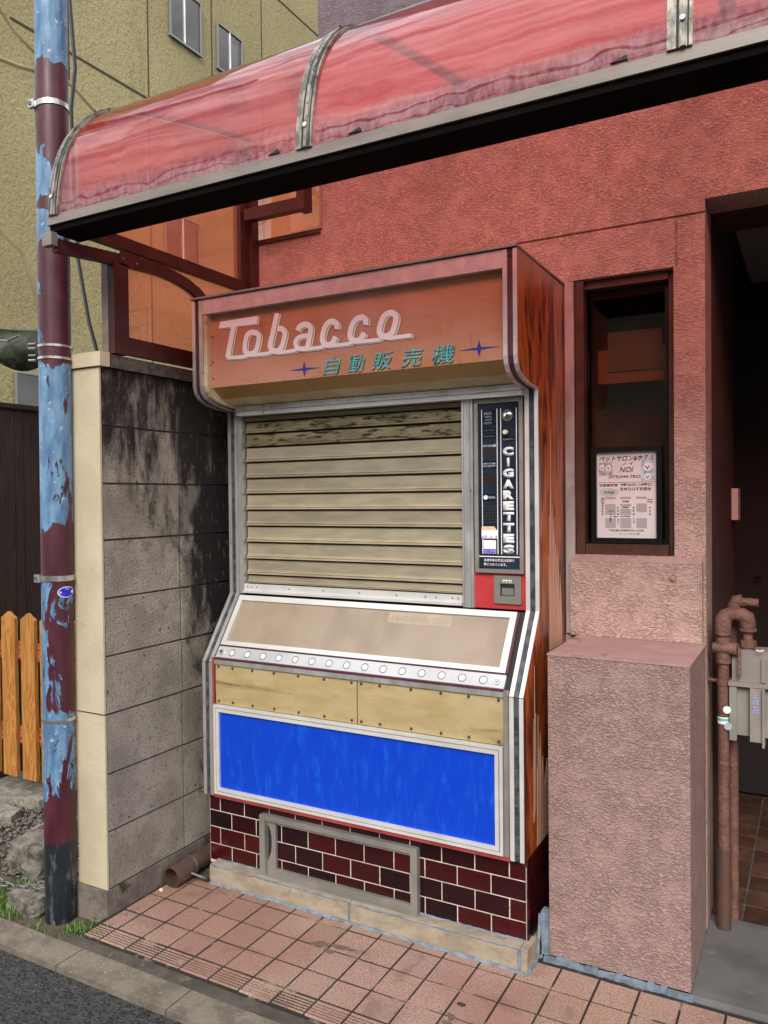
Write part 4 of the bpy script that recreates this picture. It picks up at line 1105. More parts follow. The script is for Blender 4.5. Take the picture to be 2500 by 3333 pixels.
def lettering(dx, dz, grow, y, mat, name):
    bm = bmesh.new()
    for si, (w, P) in enumerate(TOB):
        yy = y - si * .00002
        if w == 'P':
            c = Vector((sum(p[0] for p in P) / 4, sum(p[1] for p in P) / 4)); Q = []
            for p in P:
                d = Vector(p) - c; Q.append((p[0] + dx + math.copysign(grow, d.x), p[1] + dz + math.copysign(grow, d.y)))
            bm.faces.new([bm.verts.new((q[0], yy, q[1])) for q in Q]); continue
        closed = w == 'C'; ww = (.0200 if closed else w) / 2 + grow
        pts_ = catmull(P, closed) if len(P) > 2 else [Vector(p) for p in P]
        n_ = len(pts_); L, Rr = [], []
        for i, p in enumerate(pts_):
            a = pts_[(i - 1) % n_] if closed or i > 0 else pts_[0]; b = pts_[(i + 1) % n_] if closed or i < n_ - 1 else pts_[-1]
            t = (b - a).normalized(); nn = Vector((-t.y, t.x)); e = Vector((0, 0))
            if not closed and i == 0: e = -t * grow
            if not closed and i == n_ - 1: e = t * grow
            q1, q2 = p + nn * ww + e, p - nn * ww + e
            L.append(bm.verts.new((q1.x + dx, yy, q1.y + dz))); Rr.append(bm.verts.new((q2.x + dx, yy, q2.y + dz)))
        for i in range(n_ if closed else n_ - 1):
            j = (i + 1) % n_; bm.faces.new((L[i], L[j], Rr[j], Rr[i]))
    r = bmesh.ops.extrude_face_region(bm, geom=bm.faces[:])
    bmesh.ops.translate(bm, verts=[v for v in r['geom'] if isinstance(v, bmesh.types.BMVert)], vec=(0, -.0003, 0))
    return finish(bm, name, mat, sign)
lettering(.0072, -.0042, .0008, 2.2378, m_ink, 'letter_shadow')
lettering(.0068, -.0036, .0000, 2.2370, m_cream_ink, 'letter_edge')
lettering(.0006, -.0004, .0009, 2.2362, m_ink, 'letter_outline')
lettering(0, 0, 0, 2.2354, m_white, 'lettering')
kx = [(-1.449, -1.379), (-1.353, -1.287), (-1.263, -1.183), (-1.156, -1.076), (-1.048, -.970)]
for (a, b), chx in zip(kx, '自動販売機'):
    text('letter_shadow', chx, m_ink, sign, a + .0022, b + .0022, 1.8095, 1.8675, 2.2376, .0003, bold=.004, shear=.22)
    text('lettering', chx, m_teal, sign, a, b, 1.811, 1.869, 2.2368, .0005, bold=.004, shear=.22)
def star(cx, cz, rx, rz):
    P = []
    for k in range(4):
        a = k * math.pi / 2; c, s_ = math.cos(a), math.sin(a)
        P.append((cx + rx * c, cz + rz * s_))
        for f in (.30, .5, .70):
            a2 = a + f * math.pi / 2; rr_ = .105 + .10 * abs(f - .5) * 2
            P.append((cx + rx * rr_ * math.cos(a2) * 1.25, cz + rz * (rr_ * 2.0) * math.sin(a2)))
    prism('star', m_navy, sign, P, 2.2366, 2.2376, 'y')
star(-1.525, 1.840, .064, .026); star(-.891, 1.8465, .065, .026)

# --- shutter
sh = thing('tmp', 'x', 'x'); bpy.data.objects.remove(sh)
shp = box('shutter', m_body, vm, -1.925, -1.0185, 2.432, 2.438, 1.04, 1.735)
joints = [1.735, 1.695, 1.649, 1.598, 1.540, 1.479, 1.419, 1.358, 1.297, 1.235, 1.171, 1.111, 1.078]
for i, (zt, zb) in enumerate(zip(joints, joints[1:])):
    h = zt - zb
    P = [(2.430, zt - .001), (2.4225, zt - .0035), (2.4215, zb + .021 if h > .04 else zb + .014), (2.4165, zb + .0165 if h > .04 else zb + .011), (2.4150, zb + .0125 if h > .04 else zb + .009), (2.4175, zb + .0105 if h > .04 else zb + .007), (2.4120, zb + .0045), (2.4135, zb + .004), (2.430, zb + .003)]
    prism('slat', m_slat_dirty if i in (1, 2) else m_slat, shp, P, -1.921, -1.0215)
box('bottom_bar', m_white_alu, shp, -1.932, -1.0225, 2.408, 2.430, 1.0525, 1.0775, .001)
box('bottom_lip', m_white_alu, shp, -1.932, -1.0235, 2.398, 2.425, 1.0435, 1.052, .001)
for x in (-1.915, -1.895, -1.87, -1.72, -1.57, -1.42, -1.27, -1.16, -1.12, -1.06, -1.04): disc('rivet', m_alu_dull, shp, (x, 2.408, 1.066), (0, -1, 0), .003, .002, 10)
box('guide', m_alu, vm, -1.9465, -1.9265, 2.400, 2.45, 1.0405, 1.7155, .0015)
box('mullion', m_alu, vm, -1.0185, -.9795, 2.396, 2.46, 1.0400, 1.7155, .0015)
box('mullion_groove', m_txt_grey, vm, -1.0120, -1.0105, 2.3952, 2.3958, 1.0405, 1.715)
box('mullion_groove', m_txt_grey, vm, -.9900, -.9885, 2.3952, 2.3958, 1.0405, 1.715)
box('coin_panel', m_red, vm, -.979, -.8055, 2.410, 2.45, 1.0400, 1.7155, .001)
# --- black control panel
cpn = box('control_panel', m_glassbk, vm, -.966, -.822, 2.4035, 2.4098, 1.168, 1.703)
frame('panel_frame', m_alu_dull, cpn, -.975, -.811, 1.156, 1.7135, .0125, 2.3965, 2.4034, bevel=.0008)
YC = 2.4033
for x, w_ in ((-.9515, .0022), (-.8995, .0026), (-.8870, .0026), (-.8350, .0026)): box('printed_line', m_white, cpn, x, x + w_, YC - .0005, YC, 1.2165, 1.682)
box('printed_line', m_white, cpn, -.965, -.823, YC - .0005, YC, 1.2065, 1.2095)
zs_ = [1.545, 1.507, 1.470, 1.433, 1.396, 1.359, 1.322, 1.2855, 1.2485, 1.2325]
zc_ = [1.5445 - i * .03465 for i in range(10)]
for chx, zc1 in zip('CIGARETTES', zc_):
    hw = .0042 if chx == 'I' else .0182
    text('lettering', chx, m_white, cpn, -.8615 - hw, -.8615 + hw, zc1 - .0145, zc1 + .0145, YC - .0002, .0006, bold=.075 if chx != 'I' else .04)
ring_line('printed_box', m_txt_dim, cpn, rrect(-.9465, -.9135, 1.628, 1.680, .003), .0010, YC - .0006, YC)
text('lettering', '使用硬貨', m_txt_dim, cpn, -.943, -.917, 1.664, 1.672, YC, .0004)
text('lettering', '10円', m_txt_dim, cpn, -.938, -.917, 1.6545, 1.6605, YC, .0004)
text('lettering', '50円', m_txt_dim, cpn, -.938, -.917, 1.6445, 1.6505, YC, .0004)
text('lettering', '100円', m_txt_dim, cpn, -.943, -.917, 1.6345, 1.6405, YC, .0004)
ring_line('printed_coin', m_txt_dim, cpn, [(-.9065 + .0045 * math.cos(a * .3927), 1.654 + .027 * math.sin(a * .3927)) for a in range(16)], .0009, YC - .0006, YC)
for z0, z1, s_ in ((1.6085, 1.6215, '1つ押してください'), (1.5885, 1.6015, '商品が出る時は消灯')):
    ring_line('printed_box', m_white, cpn, rrect(-.9475, -.9025, z0, z1, .0025), .0016, YC - .0006, YC)
    text('lettering', s_, m_txt_grey, cpn, -.944, -.906, z0 + .0042, z1 - .0042, YC, .0004)
text('lettering', 'ただいまの金額', m_white, cpn, -.9475, -.902, 1.5605, 1.5690, YC, .0004, bold=.01)
ring_line('printed_box', m_white, cpn, rrect(-.9485, -.9015, 1.4925, 1.5145, .0025), .0018, YC - .0006, YC)
text('lettering', '表示されている金額', m_white, cpn, -.945, -.905, 1.5045, 1.5100, YC, .0004)
text('lettering', 'はいつでも戻ります', m_white, cpn, -.945, -.905, 1.4965, 1.5020, YC, .0004)
box('display', M('display_window', (.035, .03, .035), rough=.15), cpn, -.948, -.902, YC - .0005, YC, 1.537, 1.557)
box('display', M('display_window_low', (.03, .022, .018), rough=.15), cpn, -.948, -.902, YC - .0005, YC, 1.446, 1.474)
ring_line('printed_box', m_white, cpn, rrect(-.8835, -.8375, 1.5765, 1.5890, .0025), .0016, YC - .0006, YC)
text('lettering', '返却ボタン', m_txt_dim, cpn, -.879, -.842, 1.5803, 1.5853, YC, .0004)
cs = disc('coin_slot', m_chrome, cpn, (-.8625, YC, 1.6585), (0, -1, 0), .0185, .003, 28)
disc('coin_slot_hub', m_chrome, cs, (-.8625, YC - .003, 1.6585), (0, -1, 0), .0150, .004, 24, .008)
box('slit', m_rubber, cs, -.8635, -.8615, YC - .0078, YC - .0072, 1.650, 1.668)
kb = disc('return_knob', m_rubber, cpn, (-.866, YC, 1.6050), (0, -1, 0), .0125, .006, 24)
disc('knob_cap', m_cream_ink, kb, (-.866, YC - .006, 1.6050), (0, -1, 0), .0070, .012, 20)
ring_line('printed_box', m_white, cpn, rrect(-.9490, -.9015, 1.3880, 1.4085, .0025), .0018, YC - .0006, YC)
disc('call_button', m_white, cpn, (-.938, YC, 1.3985), (0, -1, 0), .0072, .003, 20)
text('lettering', '呼ビボン', m_white, cpn, -.928, -.905, 1.3945, 1.4020, YC, .0004, bold=.01)
hp = None
for j in range(6):
    for i in range(5):
        x, z = -.9455 + i * .0100, 1.3690 - j * .0099
        if hp is None:
            bm = bmesh.new(); adisc(bm, (0, 0, 0), (0, -1, 0), .0031, .0006, 12); hp = finish(bm, 'speaker_hole', m_chrome, None, smooth=False)
            hp.parent = cpn; hp.location = Vector((x, YC, z)) - org(cpn)
            bm = bmesh.new(); adisc(bm, (.0003, -.0007, .0005), (0, -1, 0), .0027, .0004, 12); hq = finish(bm, 'speaker_hole', m_rubber, None)
            hq.parent = cpn; hq.location = Vector((x, YC, z)) - org(cpn)
        else:
            inst(hp, 'speaker_hole', (x, YC, z), cpn); inst(hq, 'speaker_hole', (x, YC, z), cpn)
stk = thing('sticker', 'worn white sticker with an orange top edge on the black control panel', 'sticker', (-.93, 2.4, 1.287))
bm = bmesh.new(); aprism(bm, [(-.9535, 1.2700), (-.9500, 1.2665), (-.9010, 1.2665), (-.8975, 1.2700), (-.8975, 1.2890), (-.9110, 1.3050), (-.9500, 1.3050), (-.9535, 1.3015)], YC - .0016, YC - .0007, 'y')
finish(bm, 'sticker_base', m_white, stk)
prism('orange_band', m_stick_orange, stk, [(-.9533, 1.2935), (-.9015, 1.2935), (-.9110, 1.3048), (-.9500, 1.3048), (-.9533, 1.3013)], YC - .0022, YC - .0017, 'y')
rs_ = random.Random(5)
for k in range(16):
    x = rs_.uniform(-.952, -.902); h = rs_.uniform(.002, .008); w_ = rs_.uniform(.0007, .0028)
    box('worn_print', m_pale_blue, stk, x, x + w_, YC - .0021, YC - .0017, 1.2685, 1.2685 + h)
st2 = thing('sticker', 'square cream sticker with a blue katakana strip at the foot of the control panel', 'sticker', (-.927, 2.4, 1.24))
box('sticker_base', m_white, st2, -.9475, -.9045, YC - .0014, YC - .0007, 1.2185, 1.2610)
box('blue_strip', m_stick_blue, st2, -.9465, -.9055, YC - .0019, YC - .0015, 1.2200, 1.2320)
text('lettering', 'コンタカ', m_white, st2, -.945, -.907, 1.2232, 1.2288, YC - .0019, .0004, bold=.02, shear=.2)
text('lettering', '未成年者の喫煙は法律で', m_white, cpn, -.947, -.8435, 1.1915, 1.2010, YC, .0004, bold=.012)
text('lettering', '禁じられています。', m_white, cpn, -.947, -.869, 1.1780, 1.1875, YC, .0004, bold=.012)
# --- change cup
cc_ = frame('coin_return', m_alu_dull, vm, -.9135, -.8225, 1.0575, 1.1470, .025, 2.4035, 2.4098, wx=.021, bevel=.0008)
box('coin_return_cup', m_rubber, cc_, -.8925, -.8435, 2.4085, 2.4097, 1.0825, 1.1220)
box('coin_return_flap', m_txt_grey, cc_, -.888, -.848, 2.4075, 2.4083, 1.0850, 1.108)
text('lettering', '返却口', m_white, cc_, -.885, -.853, 1.1255, 1.1355, 2.4033, .0004, bold=.05)

# --- slanted deck
DV = Vector((0, -.5665, -.8242)); NV = Vector((0, -.8242, .5665)); DO = Vector((0, 2.4035, 1.0395))
def SP(x, s, h): return Vector((x, 0, 0)) + DO + DV * s + NV * h
def sbox(name, mat, par, x0, x1, s0, s1, h0, h1, bevel=0., **k):
    bm = bmesh.new(); v = [bm.verts.new(SP(x, s, h)) for x in (x0, x1) for s in (s0, s1) for h in (h0, h1)]
    for f in ((0, 1, 3, 2), (4, 6, 7, 5), (0, 4, 5, 1), (2, 3, 7, 6), (0, 2, 6, 4), (1, 5, 7, 3)): bm.faces.new([v[i] for i in f])
    return finish(bm, name, mat, par, bevel, **k)
sbox('deck', m_body, vm, -1.947, -.8055, .004, .284, -.03, -.004)
dp = sbox('price_panel', m_beige, vm, -1.922, -.848, .026, .206, -.0038, .0006)
for a in ((-1.940, -.831, .010, .031), (-1.940, -.831, .200, .2165)): sbox('panel_frame', m_white_alu, dp, *a, 0.0007, .0075, .0012)
for a in ((-1.940, -1.920), (-.852, -.831)): sbox('panel_frame', m_white_alu, dp, a[0], a[1], .0315, .1995, .0007, .0075, .0012)
sbox('panel_lip', m_maroon, dp, -.8305, -.823, .010, .2165, .0, .004)
sbox('tape_label', M('faded_label', (.40, .33, .255), (.36, .295, .225), 30), dp, -1.283, -1.048, .036, .076, .0007, .0011)
text('lettering', 'お好みの商品を選んで下さい', M('faded_print', (.31, .24, .185)), dp, -1.27, -1.06, 0, 1, 0, nrm=lambda x, z: SP(x, .067 - .022 * z, .0013))
bs = sbox('button_strip', m_silver, vm, -1.942, -.826, .2225, .272, -.0038, .005, .0012)
sbox('shadow_gap', m_maroon, vm, -1.940, -.826, .2168, .2222, -.0038, .002)
for k in range(14 + 1):
    x = -1.873 + k * .0698
    bm = bmesh.new(); c = SP(x, .2445, .0050); atube(bm, [c, c + NV * .0008], .0135, 24); rg_ = finish(bm, 'button', m_steel_dark, bs, smooth=False)
    bm = bmesh.new(); c = SP(x + .0006, .2450, .0058); atube(bm, [c, c + NV * .0014], .0112, 24, True, [.0112, .0106]); finish(bm, 'button', m_btn, bs, smooth=False)
for x in (-1.921, -.850):
    bm = bmesh.new(); c = SP(x, .2445, .0050); atube(bm, [c, c + NV * .006], .0115, 24, True, [.0115, .0100]); lk = finish(bm, 'lock', m_alu, bs)
    bm = bmesh.new(); c = SP(x, .2445, .0110); atube(bm, [c, c + NV * .001], .0055, 20); finish(bm, 'lock_rim', m_rubber, lk)
    bm = bmesh.new(); c = SP(x, .2445, .0120); atube(bm, [c, c + NV * .001], .0035, 20); finish(bm, 'keyhole', m_chrome, lk)
# --- lower front
box('front_strip', m_alu, vm, -1.934, -.8205, 2.231, 2.255, .8015, .8170, .001)
box('front_strip_shadow', m_maroon, vm, -1.934, -.8205, 2.234, 2.255, .8175, .8235)
ysheet = []
m_scr = m_chrome
for x0, x1 in ((-1.931, -1.3315), (-1.3285, -.8215)):
    bm = bmesh.new(); nx2, nz2 = 40, 8; G2 = []
    for i in range(nx2 + 1):
        row = []
        for j in range(nz2 + 1):
            x = x0 + (x1 - x0) * i / nx2; z = .6555 + (.8010 - .6555) * j / nz2
            yv = 2.2375 - .0022 * math.sin(math.pi * j / nz2) - .0012 * noise.noise(Vector((x * 9, z * 14, 3)))
            row.append(bm.verts.new((x, yv, z)))
        G2.append(row)
    for i in range(nx2):
        for j in range(nz2): bm.faces.new((G2[i][j], G2[i + 1][j], G2[i + 1][j + 1], G2[i][j + 1]))
    bmesh.ops.solidify(bm, geom=bm.faces[:], thickness=-.001)
    ysheet.append(finish(bm, 'yellow_sheet', m_yellow, vm, smooth=True))
m_scr = m_steel_dark
for zrow in (.791, .666):
    for x in (-1.917, -1.852, -1.763, -1.668, -1.565, -1.460, -1.352): disc('screw', m_scr, ysheet[0], (x, 2.2368, zrow), (0, -1, 0), .0052, .005, 12, .003)
    for x in (-1.315, -1.245, -1.132, -1.028, -.935, -.838): disc('screw', m_scr, ysheet[1], (x, 2.2368, zrow), (0, -1, 0), .0052, .005, 12, .003)
box('front_backing', m_body, vm, -1.947, -.8055, 2.241, 2.262, .3135, .8010)
bpn = box('blue_panel', m_blue, vm, -1.914, -.847, 2.2330, 2.2400, .347, .628)
for z0, z1, wj in ((.326, .6525, 0), (.331, .6475, .006), (.338, .6405, .013)):
    pass
frame('panel_frame', m_white_alu, bpn, -1.9365, -.8235, .3255, .6530, .0095, 2.2255, 2.2400, bevel=.0008)
frame('panel_frame', m_alu_dull, bpn, -1.9268, -.8332, .3352, .6433, .003, 2.2275, 2.2400)
frame('panel_frame', m_white_alu, bpn, -1.9236, -.8364, .3384, .6401, .0115, 2.2245, 2.2400, bevel=.0008)
box('bottom_rail', m_redrail, vm, -1.940, -.8065, 2.231, 2.262, .3115, .3250, .0008)
box('edge_strip', m_alu_dull, vm, -.8205, -.8068, 2.229, 2.2405, .3255, .8230, .001)
box('edge_strip', m_redrail, vm, -1.946, -1.9375, 2.234, 2.2405, .3255, .8230)

# --- bare wood where the veneer has peeled from the right side
def peel(P, name='bare_patch'): prism(name, m_bare, vm, P, XR + .0001, XR + .0010)
peel([(2.505, .90), (2.508, 1.20), (2.512, 1.34), (2.517, 1.22), (2.522, 1.42), (2.527, 1.30), (2.5285, 1.62), (2.531, 1.38), (2.538, 1.30), (2.545, 1.37), (2.550, 1.24), (2.560, 1.33), (2.568, 1.18), (2.572, 1.02), (2.578, 1.24), (2.590, 1.18), (2.600, 1.22), (2.615, 1.13), (2.62, .96), (2.628, 1.14), (2.640, 1.06), (2.652, .90)])
peel([(2.330, .40), (2.335, .66), (2.338, .72), (2.342, .70), (2.345, .88), (2.350, .72), (2.357, .73), (2.356, .55), (2.350, .44)])
peel([(2.362, .316), (2.366, .56), (2.372, .50), (2.378, .72), (2.384, .55), (2.388, .61), (2.393, .46), (2.400, .66), (2.412, .52), (2.424, .58), (2.44, .48), (2.470, .56), (2.52, .42), (2.54, .316)])
# ragged splinters at the bottom
bm = bmesh.new(); aprism(bm, [(2.245, .312), (2.262, .290), (2.275, .285), (2.285, .312)], XR - .010, XR - .001); finish(bm, 'splinter', m_veneer, vm)

# ================================================================ TILED PLINTH
tp_ = thing('tiled_plinth', 'plinth of glossy dark red brick tiles under the vending machine', 'plinth', (-1.37, 2.3, .06))
box('grout_bed', m_grout, tp_, -1.9885, -.7650, 2.2606, 2.74, .05, .3105)
rows = [(.0640, .1215), (.1240, .1845), (.1870, .2460), (.2485, .3095)]
rows = [(.062, .1222), (.1252, .1850), (.1880, .2460), (.2490, .3100)]
prot = {}
rr3 = random.Random(2)
def brick(x0, x1, z0, z1, side=False):
    w, h = x1 - x0, z1 - z0; key = (round(w, 4), round(h, 4), side)
    if key not in prot:
        bm = bmesh.new()
        if side: abox(bm, -.003, .003, -w / 2, w / 2, -h / 2, h / 2)
        else: abox(bm, -w / 2, w / 2, -.003, .003, -h / 2, h / 2)
        o = finish(bm, 'brick', m_brick, None, .0009); o.parent = tp_; prot[key] = o
    else: o = inst(prot[key], 'brick', (0, 0, 0), tp_)
    c = (.5 * (x0 + x1), .5 * (z0 + z1))
    j = rr3.uniform(-.0004, .0004)
    o.location = (Vector((-.7633 + j, c[0], c[1])) if side else Vector((c[0], 2.2628 + j, c[1]))) - org(tp_)
    o.rotation_euler = (rr3.uniform(-.004, .004), rr3.uniform(-.004, .004), rr3.uniform(-.004, .004))
p_ = .1122
for j, (z0, z1) in enumerate(rows):
    odd = (j % 2 == 0)
    x = -.7635
    edges = [x]
    first_w = p_ if odd else p_ / 2 - .003
    xx = x - (first_w if not odd else p_)
    edges.append(xx)
    while xx > -1.985:
        xx -= p_; edges.append(max(xx, -1.9885))
    for a, b in zip(edges, edges[1:]):
        if a - b < .008: continue
        brick(b + .0018, a - .0018, z0 + .0003, z1 - .0003)
    ya = 2.2665
    yb = ya + (p_ / 2 if odd else p_ * .2)
    e2 = [ya, yb]
    while e2[-1] < 2.72: e2.append(min(e2[-1] + p_, 2.735))
    for a, b in zip(e2, e2[1:]):
        if b - a > .01: brick(a + .0018, b - .0018, z0 + .0003, z1 - .0003, True)
# aluminium access frame on the bricks
af = thing('access_frame', 'dull aluminium access hatch frame with finger grip on the red brick tiles', 'hatch', (-1.43, 2.25, .06))
box('frame_rail', m_alu_dull, af, -1.738, -1.119, 2.238, 2.2585, .262, .2815, .0015)
box('frame_rail', m_alu_dull, af, -1.738, -1.119, 2.232, 2.2585, .0600, .0690, .0015)
box('frame_rail', m_alu_dull, af, -1.715, -1.141, 2.246, 2.2588, .0695, .0930, .001)
box('frame_stile', m_alu_dull, af, -1.7395, -1.7165, 2.234, 2.2586, .0695, .2810, .0015)
box('frame_stile', m_alu_dull, af, -1.1405, -1.1165, 2.236, 2.2586, .0640, .2785, .0015)
bm = bmesh.new(); g3 = [(-1.7155, .0935), (-1.678, .0935), (-1.678, .2610), (-1.7155, .2610), (-1.7155, .245)]
for k in range(11):
    a = R(70 - 14 * k); g3.append((-1.7155 + .020 * math.cos(a) ** .9 if abs(a) < 1.57 else -1.7155, .185 + .060 * math.sin(a)))
g3.append((-1.7155, .115))
aprism(bm, g3, 2.247, 2.2588, 'y'); finish(bm, 'grip_plate', m_alu_dull, af)
box('grip_recess', m_rubber, af, -1.7150, -1.690, 2.2582, 2.2590, .12, .25)

# ================================================================ STONE LEDGE
le = thing('stone_ledge', 'low pale stone ledge under the tiled plinth with blue-grey sealant', 'ledge', (-1.35, 2.3, 0))
for a, b in ((-1.952, -1.3575), (-1.3535, -.7705), (-.7685, -.7460)):
    bm = bmesh.new(); aprism(bm, [(2.211, -.01), (2.2135, .060), (2.218, .0665), (2.30, .0665), (2.30, -.01)], a, b); finish(bm, 'ledge_stone', m_ledge, le, .0025, seg=2)
box('ledge_stone', m_ledge, le, -.7632, -.7455, 2.3005, 2.60, -.01, .055, .003)
def bead(name, pts_, r, seed, par):
    rr4 = random.Random(seed); path = []; rs4 = []
    for a, b in zip(pts_, pts_[1:]):
        a, b = Vector(a), Vector(b); n_ = max(2, int((b - a).length / .018))
        for k in range(n_):
            path.append(a.lerp(b, k / n_) + Vector((0, rr4.uniform(-.0012, .0012), rr4.uniform(-.0012, .0012)))); rs4.append(r * rr4.uniform(.6, 1.35))
    path.append(Vector(pts_[-1])); rs4.append(r)
    bm = bmesh.new(); atube(bm, path, r, 7, True, rs4); finish(bm, name, m_seal, par, smooth=True)
bead('sealant', [(-1.955, 2.2085, .001), (-.745, 2.2085, .001), (-.7435, 2.30, .002), (-.735, 2.315, .004)], .0062, 1, le)
bead('sealant', [(-1.950, 2.2135, .0655), (-.748, 2.2135, .0655)], .0026, 2, le)
bead('sealant', [(-1.952, 2.2590, .0675), (-.765, 2.2590, .0675)], .0034, 3, le)
bead('sealant', [(-1.3555, 2.2105, .003), (-1.3555, 2.2115, .062)], .0036, 4, le)
bead('sealant', [(-.7695, 2.2105, .003), (-.7700, 2.2115, .062)], .0042, 5, le)
bead('sealant', [(-.7435, 2.30, .0), (-.742, 2.305, .05), (-.741, 2.32, .13)], .005, 6, le)
for k, (x, y_, r_) in enumerate(((-.735, 2.33, .02), (-.728, 2.42, .03))):
    pass

# drain pipe between the block wall and the ledge
dn = thing('drain_pipe', 'brown plastic drain pipe lying on the ground beside the block wall', 'pipe', (-2.045, 2.2, .04))
def ptube(name, mat, par, a, b, ro, ri, n=28):
    bm = bmesh.new(); a, b = Vector(a), Vector(b); d = (b - a).normalized(); nx = d.cross(Vector((0, 0, 1))).normalized(); ny = d.cross(nx)
    Rg = []
    for c, r in ((a, ro), (b, ro), (b, ri), (a, ri)): Rg.append([bm.verts.new(c + (nx * math.cos(2 * math.pi * k / n) + ny * math.sin(2 * math.pi * k / n)) * r) for k in range(n)])
    for q in range(4):
        A, B = Rg[q], Rg[(q + 1) % 4]
        for k in range(n): bm.faces.new((A[k], A[(k + 1) % n], B[(k + 1) % n], B[k]))
    return finish(bm, name, mat, par, smooth=True)
ptube('socket', m_rustpipe, dn, (-2.047, 2.115, .037), (-2.045, 2.205, .040), .0375, .0335)
ptube('pipe', m_rustpipe, dn, (-2.045, 2.195, .042), (-2.04, 2.69, .060), .0330, .0300)
ptube('collar', m_chain, dn, (-2.045, 2.206, .0415), (-2.045, 2.214, .0415), .0385, .0335)
tube('bracket_rod', m_chain, dn, [(-2.012, 2.18, .036), (-1.985, 2.185, .030), (-1.945, 2.192, .022)], .0042, 8)
disc('bracket_nut', m_rubber, dn, (-1.950, 2.191, .022), (1, .1, -.2), .0078, .010, 6)
sheet('muddy_corner', m_soil, [(-2.10, 2.205), (-1.955, 2.205), (-1.955, 2.69), (-2.10, 2.69)], .0030)
lf2 = box('leaf', m_cream_ink, None, -2.067, -2.055, 2.075, 2.083, .002, .010, .002); lf2['label'] = 'tiny pale dry leaf under the mouth of the drain pipe'; lf2['category'] = 'leaf'

# ================================================================ GAS METER AND PIPES
gm = thing('gas_meter', 'grey gas meter with a green-grey lower half in the entrance', 'gas meter', (-.17, 2.74, .75))
def rbox(name, mat, par, x0, x1, y0, y1, z0, z1, b, seg=3): return box(name, mat, par, x0, x1, y0, y1, z0, z1, b, seg=seg, smooth=True)
rbox('upper_case', m_meter, gm, -.236, -.118, 2.715, 2.80, .812, .910, .012)
rbox('case_rib', m_meter, gm, -.152, -.140, 2.708, 2.717, .815, .890, .003)
rbox('flange', m_meter, gm, -.246, -.112, 2.700, 2.81, .798, .8115, .003)
rbox('lower_case', m_meter_green, gm, -.243, -.118, 2.722, 2.80, .640, .7975, .006)
rbox('lower_column', m_meter_green, gm, -.243, -.222, 2.704, 2.7225, .625, .7970, .005)
rbox('lower_column', m_meter, gm, -.184, -.150, 2.702, 2.7225, .628, .7970, .006)
rbox('side_plate', m_meter, gm, -.149, -.142, 2.692, 2.78, .615, .797, .002)
for z in (.757, .728):
    lb = box('label_plate', M('label_lilac', (.30, .32, .45)), gm, -.1765, -.1590, 2.7010, 2.7018, z - .011, z + .011)
    for dx, dz in ((-.005, .005), (.004, .006), (0, -.004)): box('label_print', m_navy, lb, -.1678 + dx - .002, -.1678 + dx + .0015, 2.7002, 2.7008, z + dz - .0015, z + dz + .0015)
disc('inlet', m_meter_green, gm, (-.194, 2.742, .909), (0, 0, 1), .017, .008, 20)
tube('seal_wire', m_cream_ink, gm, [(-.165, 2.70, .916), (-.155, 2.695, .914), (-.145, 2.70, .917)], .0022, 8)
gp_ = thing('gas_pipe', 'thickly painted pinkish brown gas pipe with elbows and a lever valve', 'pipe', (-.262, 2.72, 0))
PM = m_pinkpipe
tube('riser', PM, gp_, [(-.262, 2.72, .25), (-.262, 2.72, .60), (-.262, 2.72, .985)], .0170, 18)
tube('sleeve', m_sleeve, gp_, [(-.262, 2.72, .010), (-.262, 2.72, .268)], .0215, 20)
for z0, z1, r_ in ((.865, .898, .0235), (.928, .946, .0225), (.955, 1.000, .0245), (.795, .812, .0192)):
    tube('coupling', PM, gp_, [(-.262, 2.72, z0), (-.262, 2.72, z1)], r_, 18)
tube('elbow', PM, gp_, [(-.262, 2.72, .985), (-.262, 2.723, 1.004), (-.257, 2.728, 1.014), (-.246, 2.735, 1.018), (-.235, 2.74, 1.018)], .0235, 18, rs=[.0245, .0235, .0225, .0215, .0205])
tube('crossover', PM, gp_, [(-.246, 2.735, 1.018), (-.215, 2.742, 1.018)], .0165, 16)
tube('elbow', PM, gp_, [(-.224, 2.742, 1.016), (-.208, 2.742, 1.018), (-.195, 2.742, 1.010), (-.192, 2.742, .996), (-.192, 2.742, .974)], .0225, 18, rs=[.021, .0225, .0235, .0235, .0220])
disc('elbow_rim', PM, gp_, (-.192, 2.742, .968), (0, 0, 1), .0265, .007, 20)
tube('elbow', PM, gp_, [(-.236, 2.80, 1.00), (-.236, 2.80, 1.035), (-.230, 2.80, 1.052), (-.212, 2.80, 1.055)], .022, 16)
tube('crossover', PM, gp_, [(-.214, 2.80, 1.052), (-.165, 2.80, 1.050)], .014, 14)
tube('drop', PM, gp_, [(-.192, 2.742, .975), (-.192, 2.742, .920)], .0145, 16)
disc('union_nut', PM, gp_, (-.192, 2.742, .918), (0, 0, 1), .0250, .020, 8, smooth=False)
tube('valve_body', PM, gp_, [(-.292, 2.715, .912), (-.278, 2.715, .912), (-.250, 2.715, .912), (-.228, 2.712, .912)], .0190, 18, rs=[.0165, .0195, .0215, .0185])
disc('valve_cap', PM, gp_, (-.228, 2.712, .912), (1, -.2, 0), .0205, .010, 20)
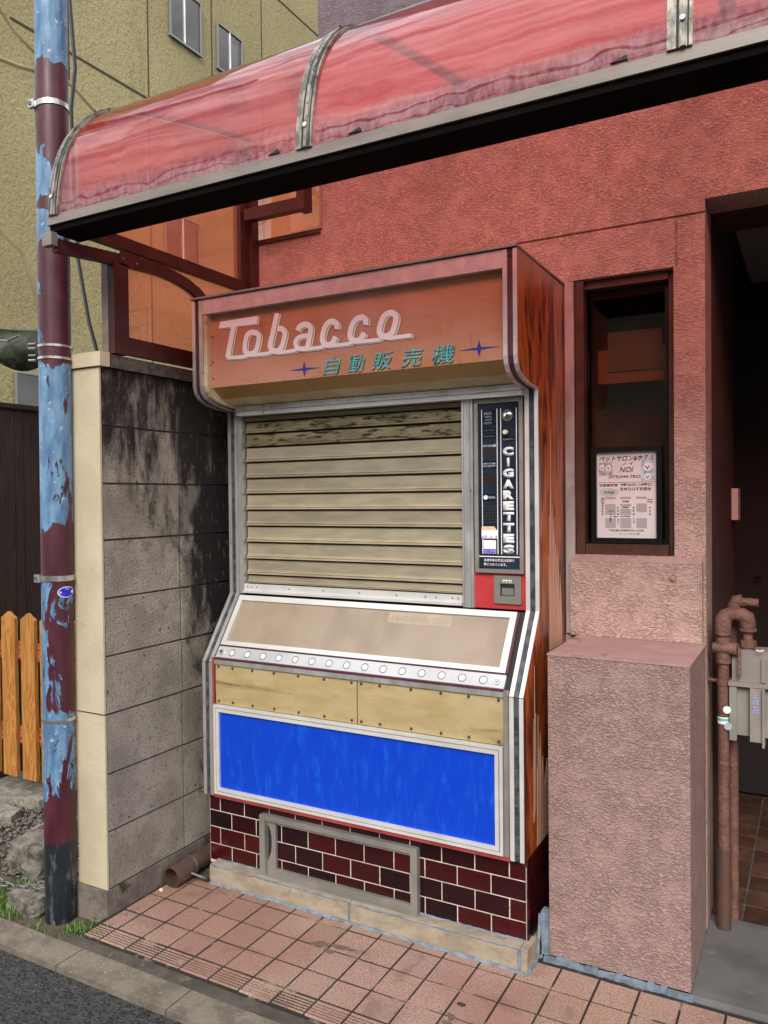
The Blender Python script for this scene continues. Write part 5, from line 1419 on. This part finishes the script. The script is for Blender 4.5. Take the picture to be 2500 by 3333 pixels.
box('lever', PM, gp_, -.2165, -.208, 2.688, 2.702, .832, .920, .003, seg=2)
tube('back_riser', PM, gp_, [(-.240, 2.80, .0), (-.240, 2.80, .50), (-.240, 2.80, 1.01)], .0155, 14)
tube('back_sleeve', m_reveal, gp_, [(-.244, 2.815, .0), (-.244, 2.815, .17)], .0185, 14)
tube('clip_arm', PM, gp_, [(-.308, 2.74, .803), (-.262, 2.73, .803)], .006, 8)
# paper tags stuck to the riser
tube('tag', m_white, gp_, [(-.262, 2.72, .672), (-.262, 2.72, .694)], .0178, 18)
tube('tag', m_teal, gp_, [(-.262, 2.72, .682), (-.262, 2.72, .690)], .0181, 18)
blobm = bmesh.new(); adisc(blobm, (-.250, 2.7015, .720), (.3, -1, 0), .012, .001, 14); finish(blobm, 'tag', m_white, gp_)
blobm = bmesh.new(); adisc(blobm, (-.247, 2.7010, .668), (.3, -1, 0), .012, .001, 14); finish(blobm, 'tag', m_txt_dim, gp_)

# ================================================================ ACROSS THE STREET (seen only as reflections and as the light it blocks)
ac_ = thing('opposite_house', 'two storey plastered house on the far side of the street', 'building', (0, -7, 0))
m_opp = M('opposite_plaster', (.30, .26, .20), (.24, .21, .16), 2, rough=.9)
box('wall', m_opp, ac_, -9, 8, -12, -6.5, -.1, 4.4)
prism('roof', M('roof_tiles', (.05, .05, .055), rough=.7), ac_, [(-12.4, 4.40), (-6.0, 4.40), (-9.2, 6.0)], -9.4, 8.4)
for x in (-7, -4.2, -1.2, 1.6, 4.6):
    for z in (.9, 2.9):
        w = box('window', m_dark, ac_, x, x + 1.3, -6.52, -6.49, z, z + 1.1)
        box('pane', m_glass, w, x + .02, x + 1.28, -6.485, -6.48, z + .02, z + 1.08)
wr = thing('power_line', 'overhead power cables strung above the street', 'cable', (0, -3, 6))
for y0, z0, d_ in ((-3.0, 6.2, .5), (-3.3, 6.5, .4), (-2.7, 5.6, .6), (-3.1, 5.2, .35)):
    tube('cable', m_blackcable, wr, [(-22 + k * 2.2, y0, z0 + d_ * ((k - 10) / 10) ** 2) for k in range(21)], .022, 6)
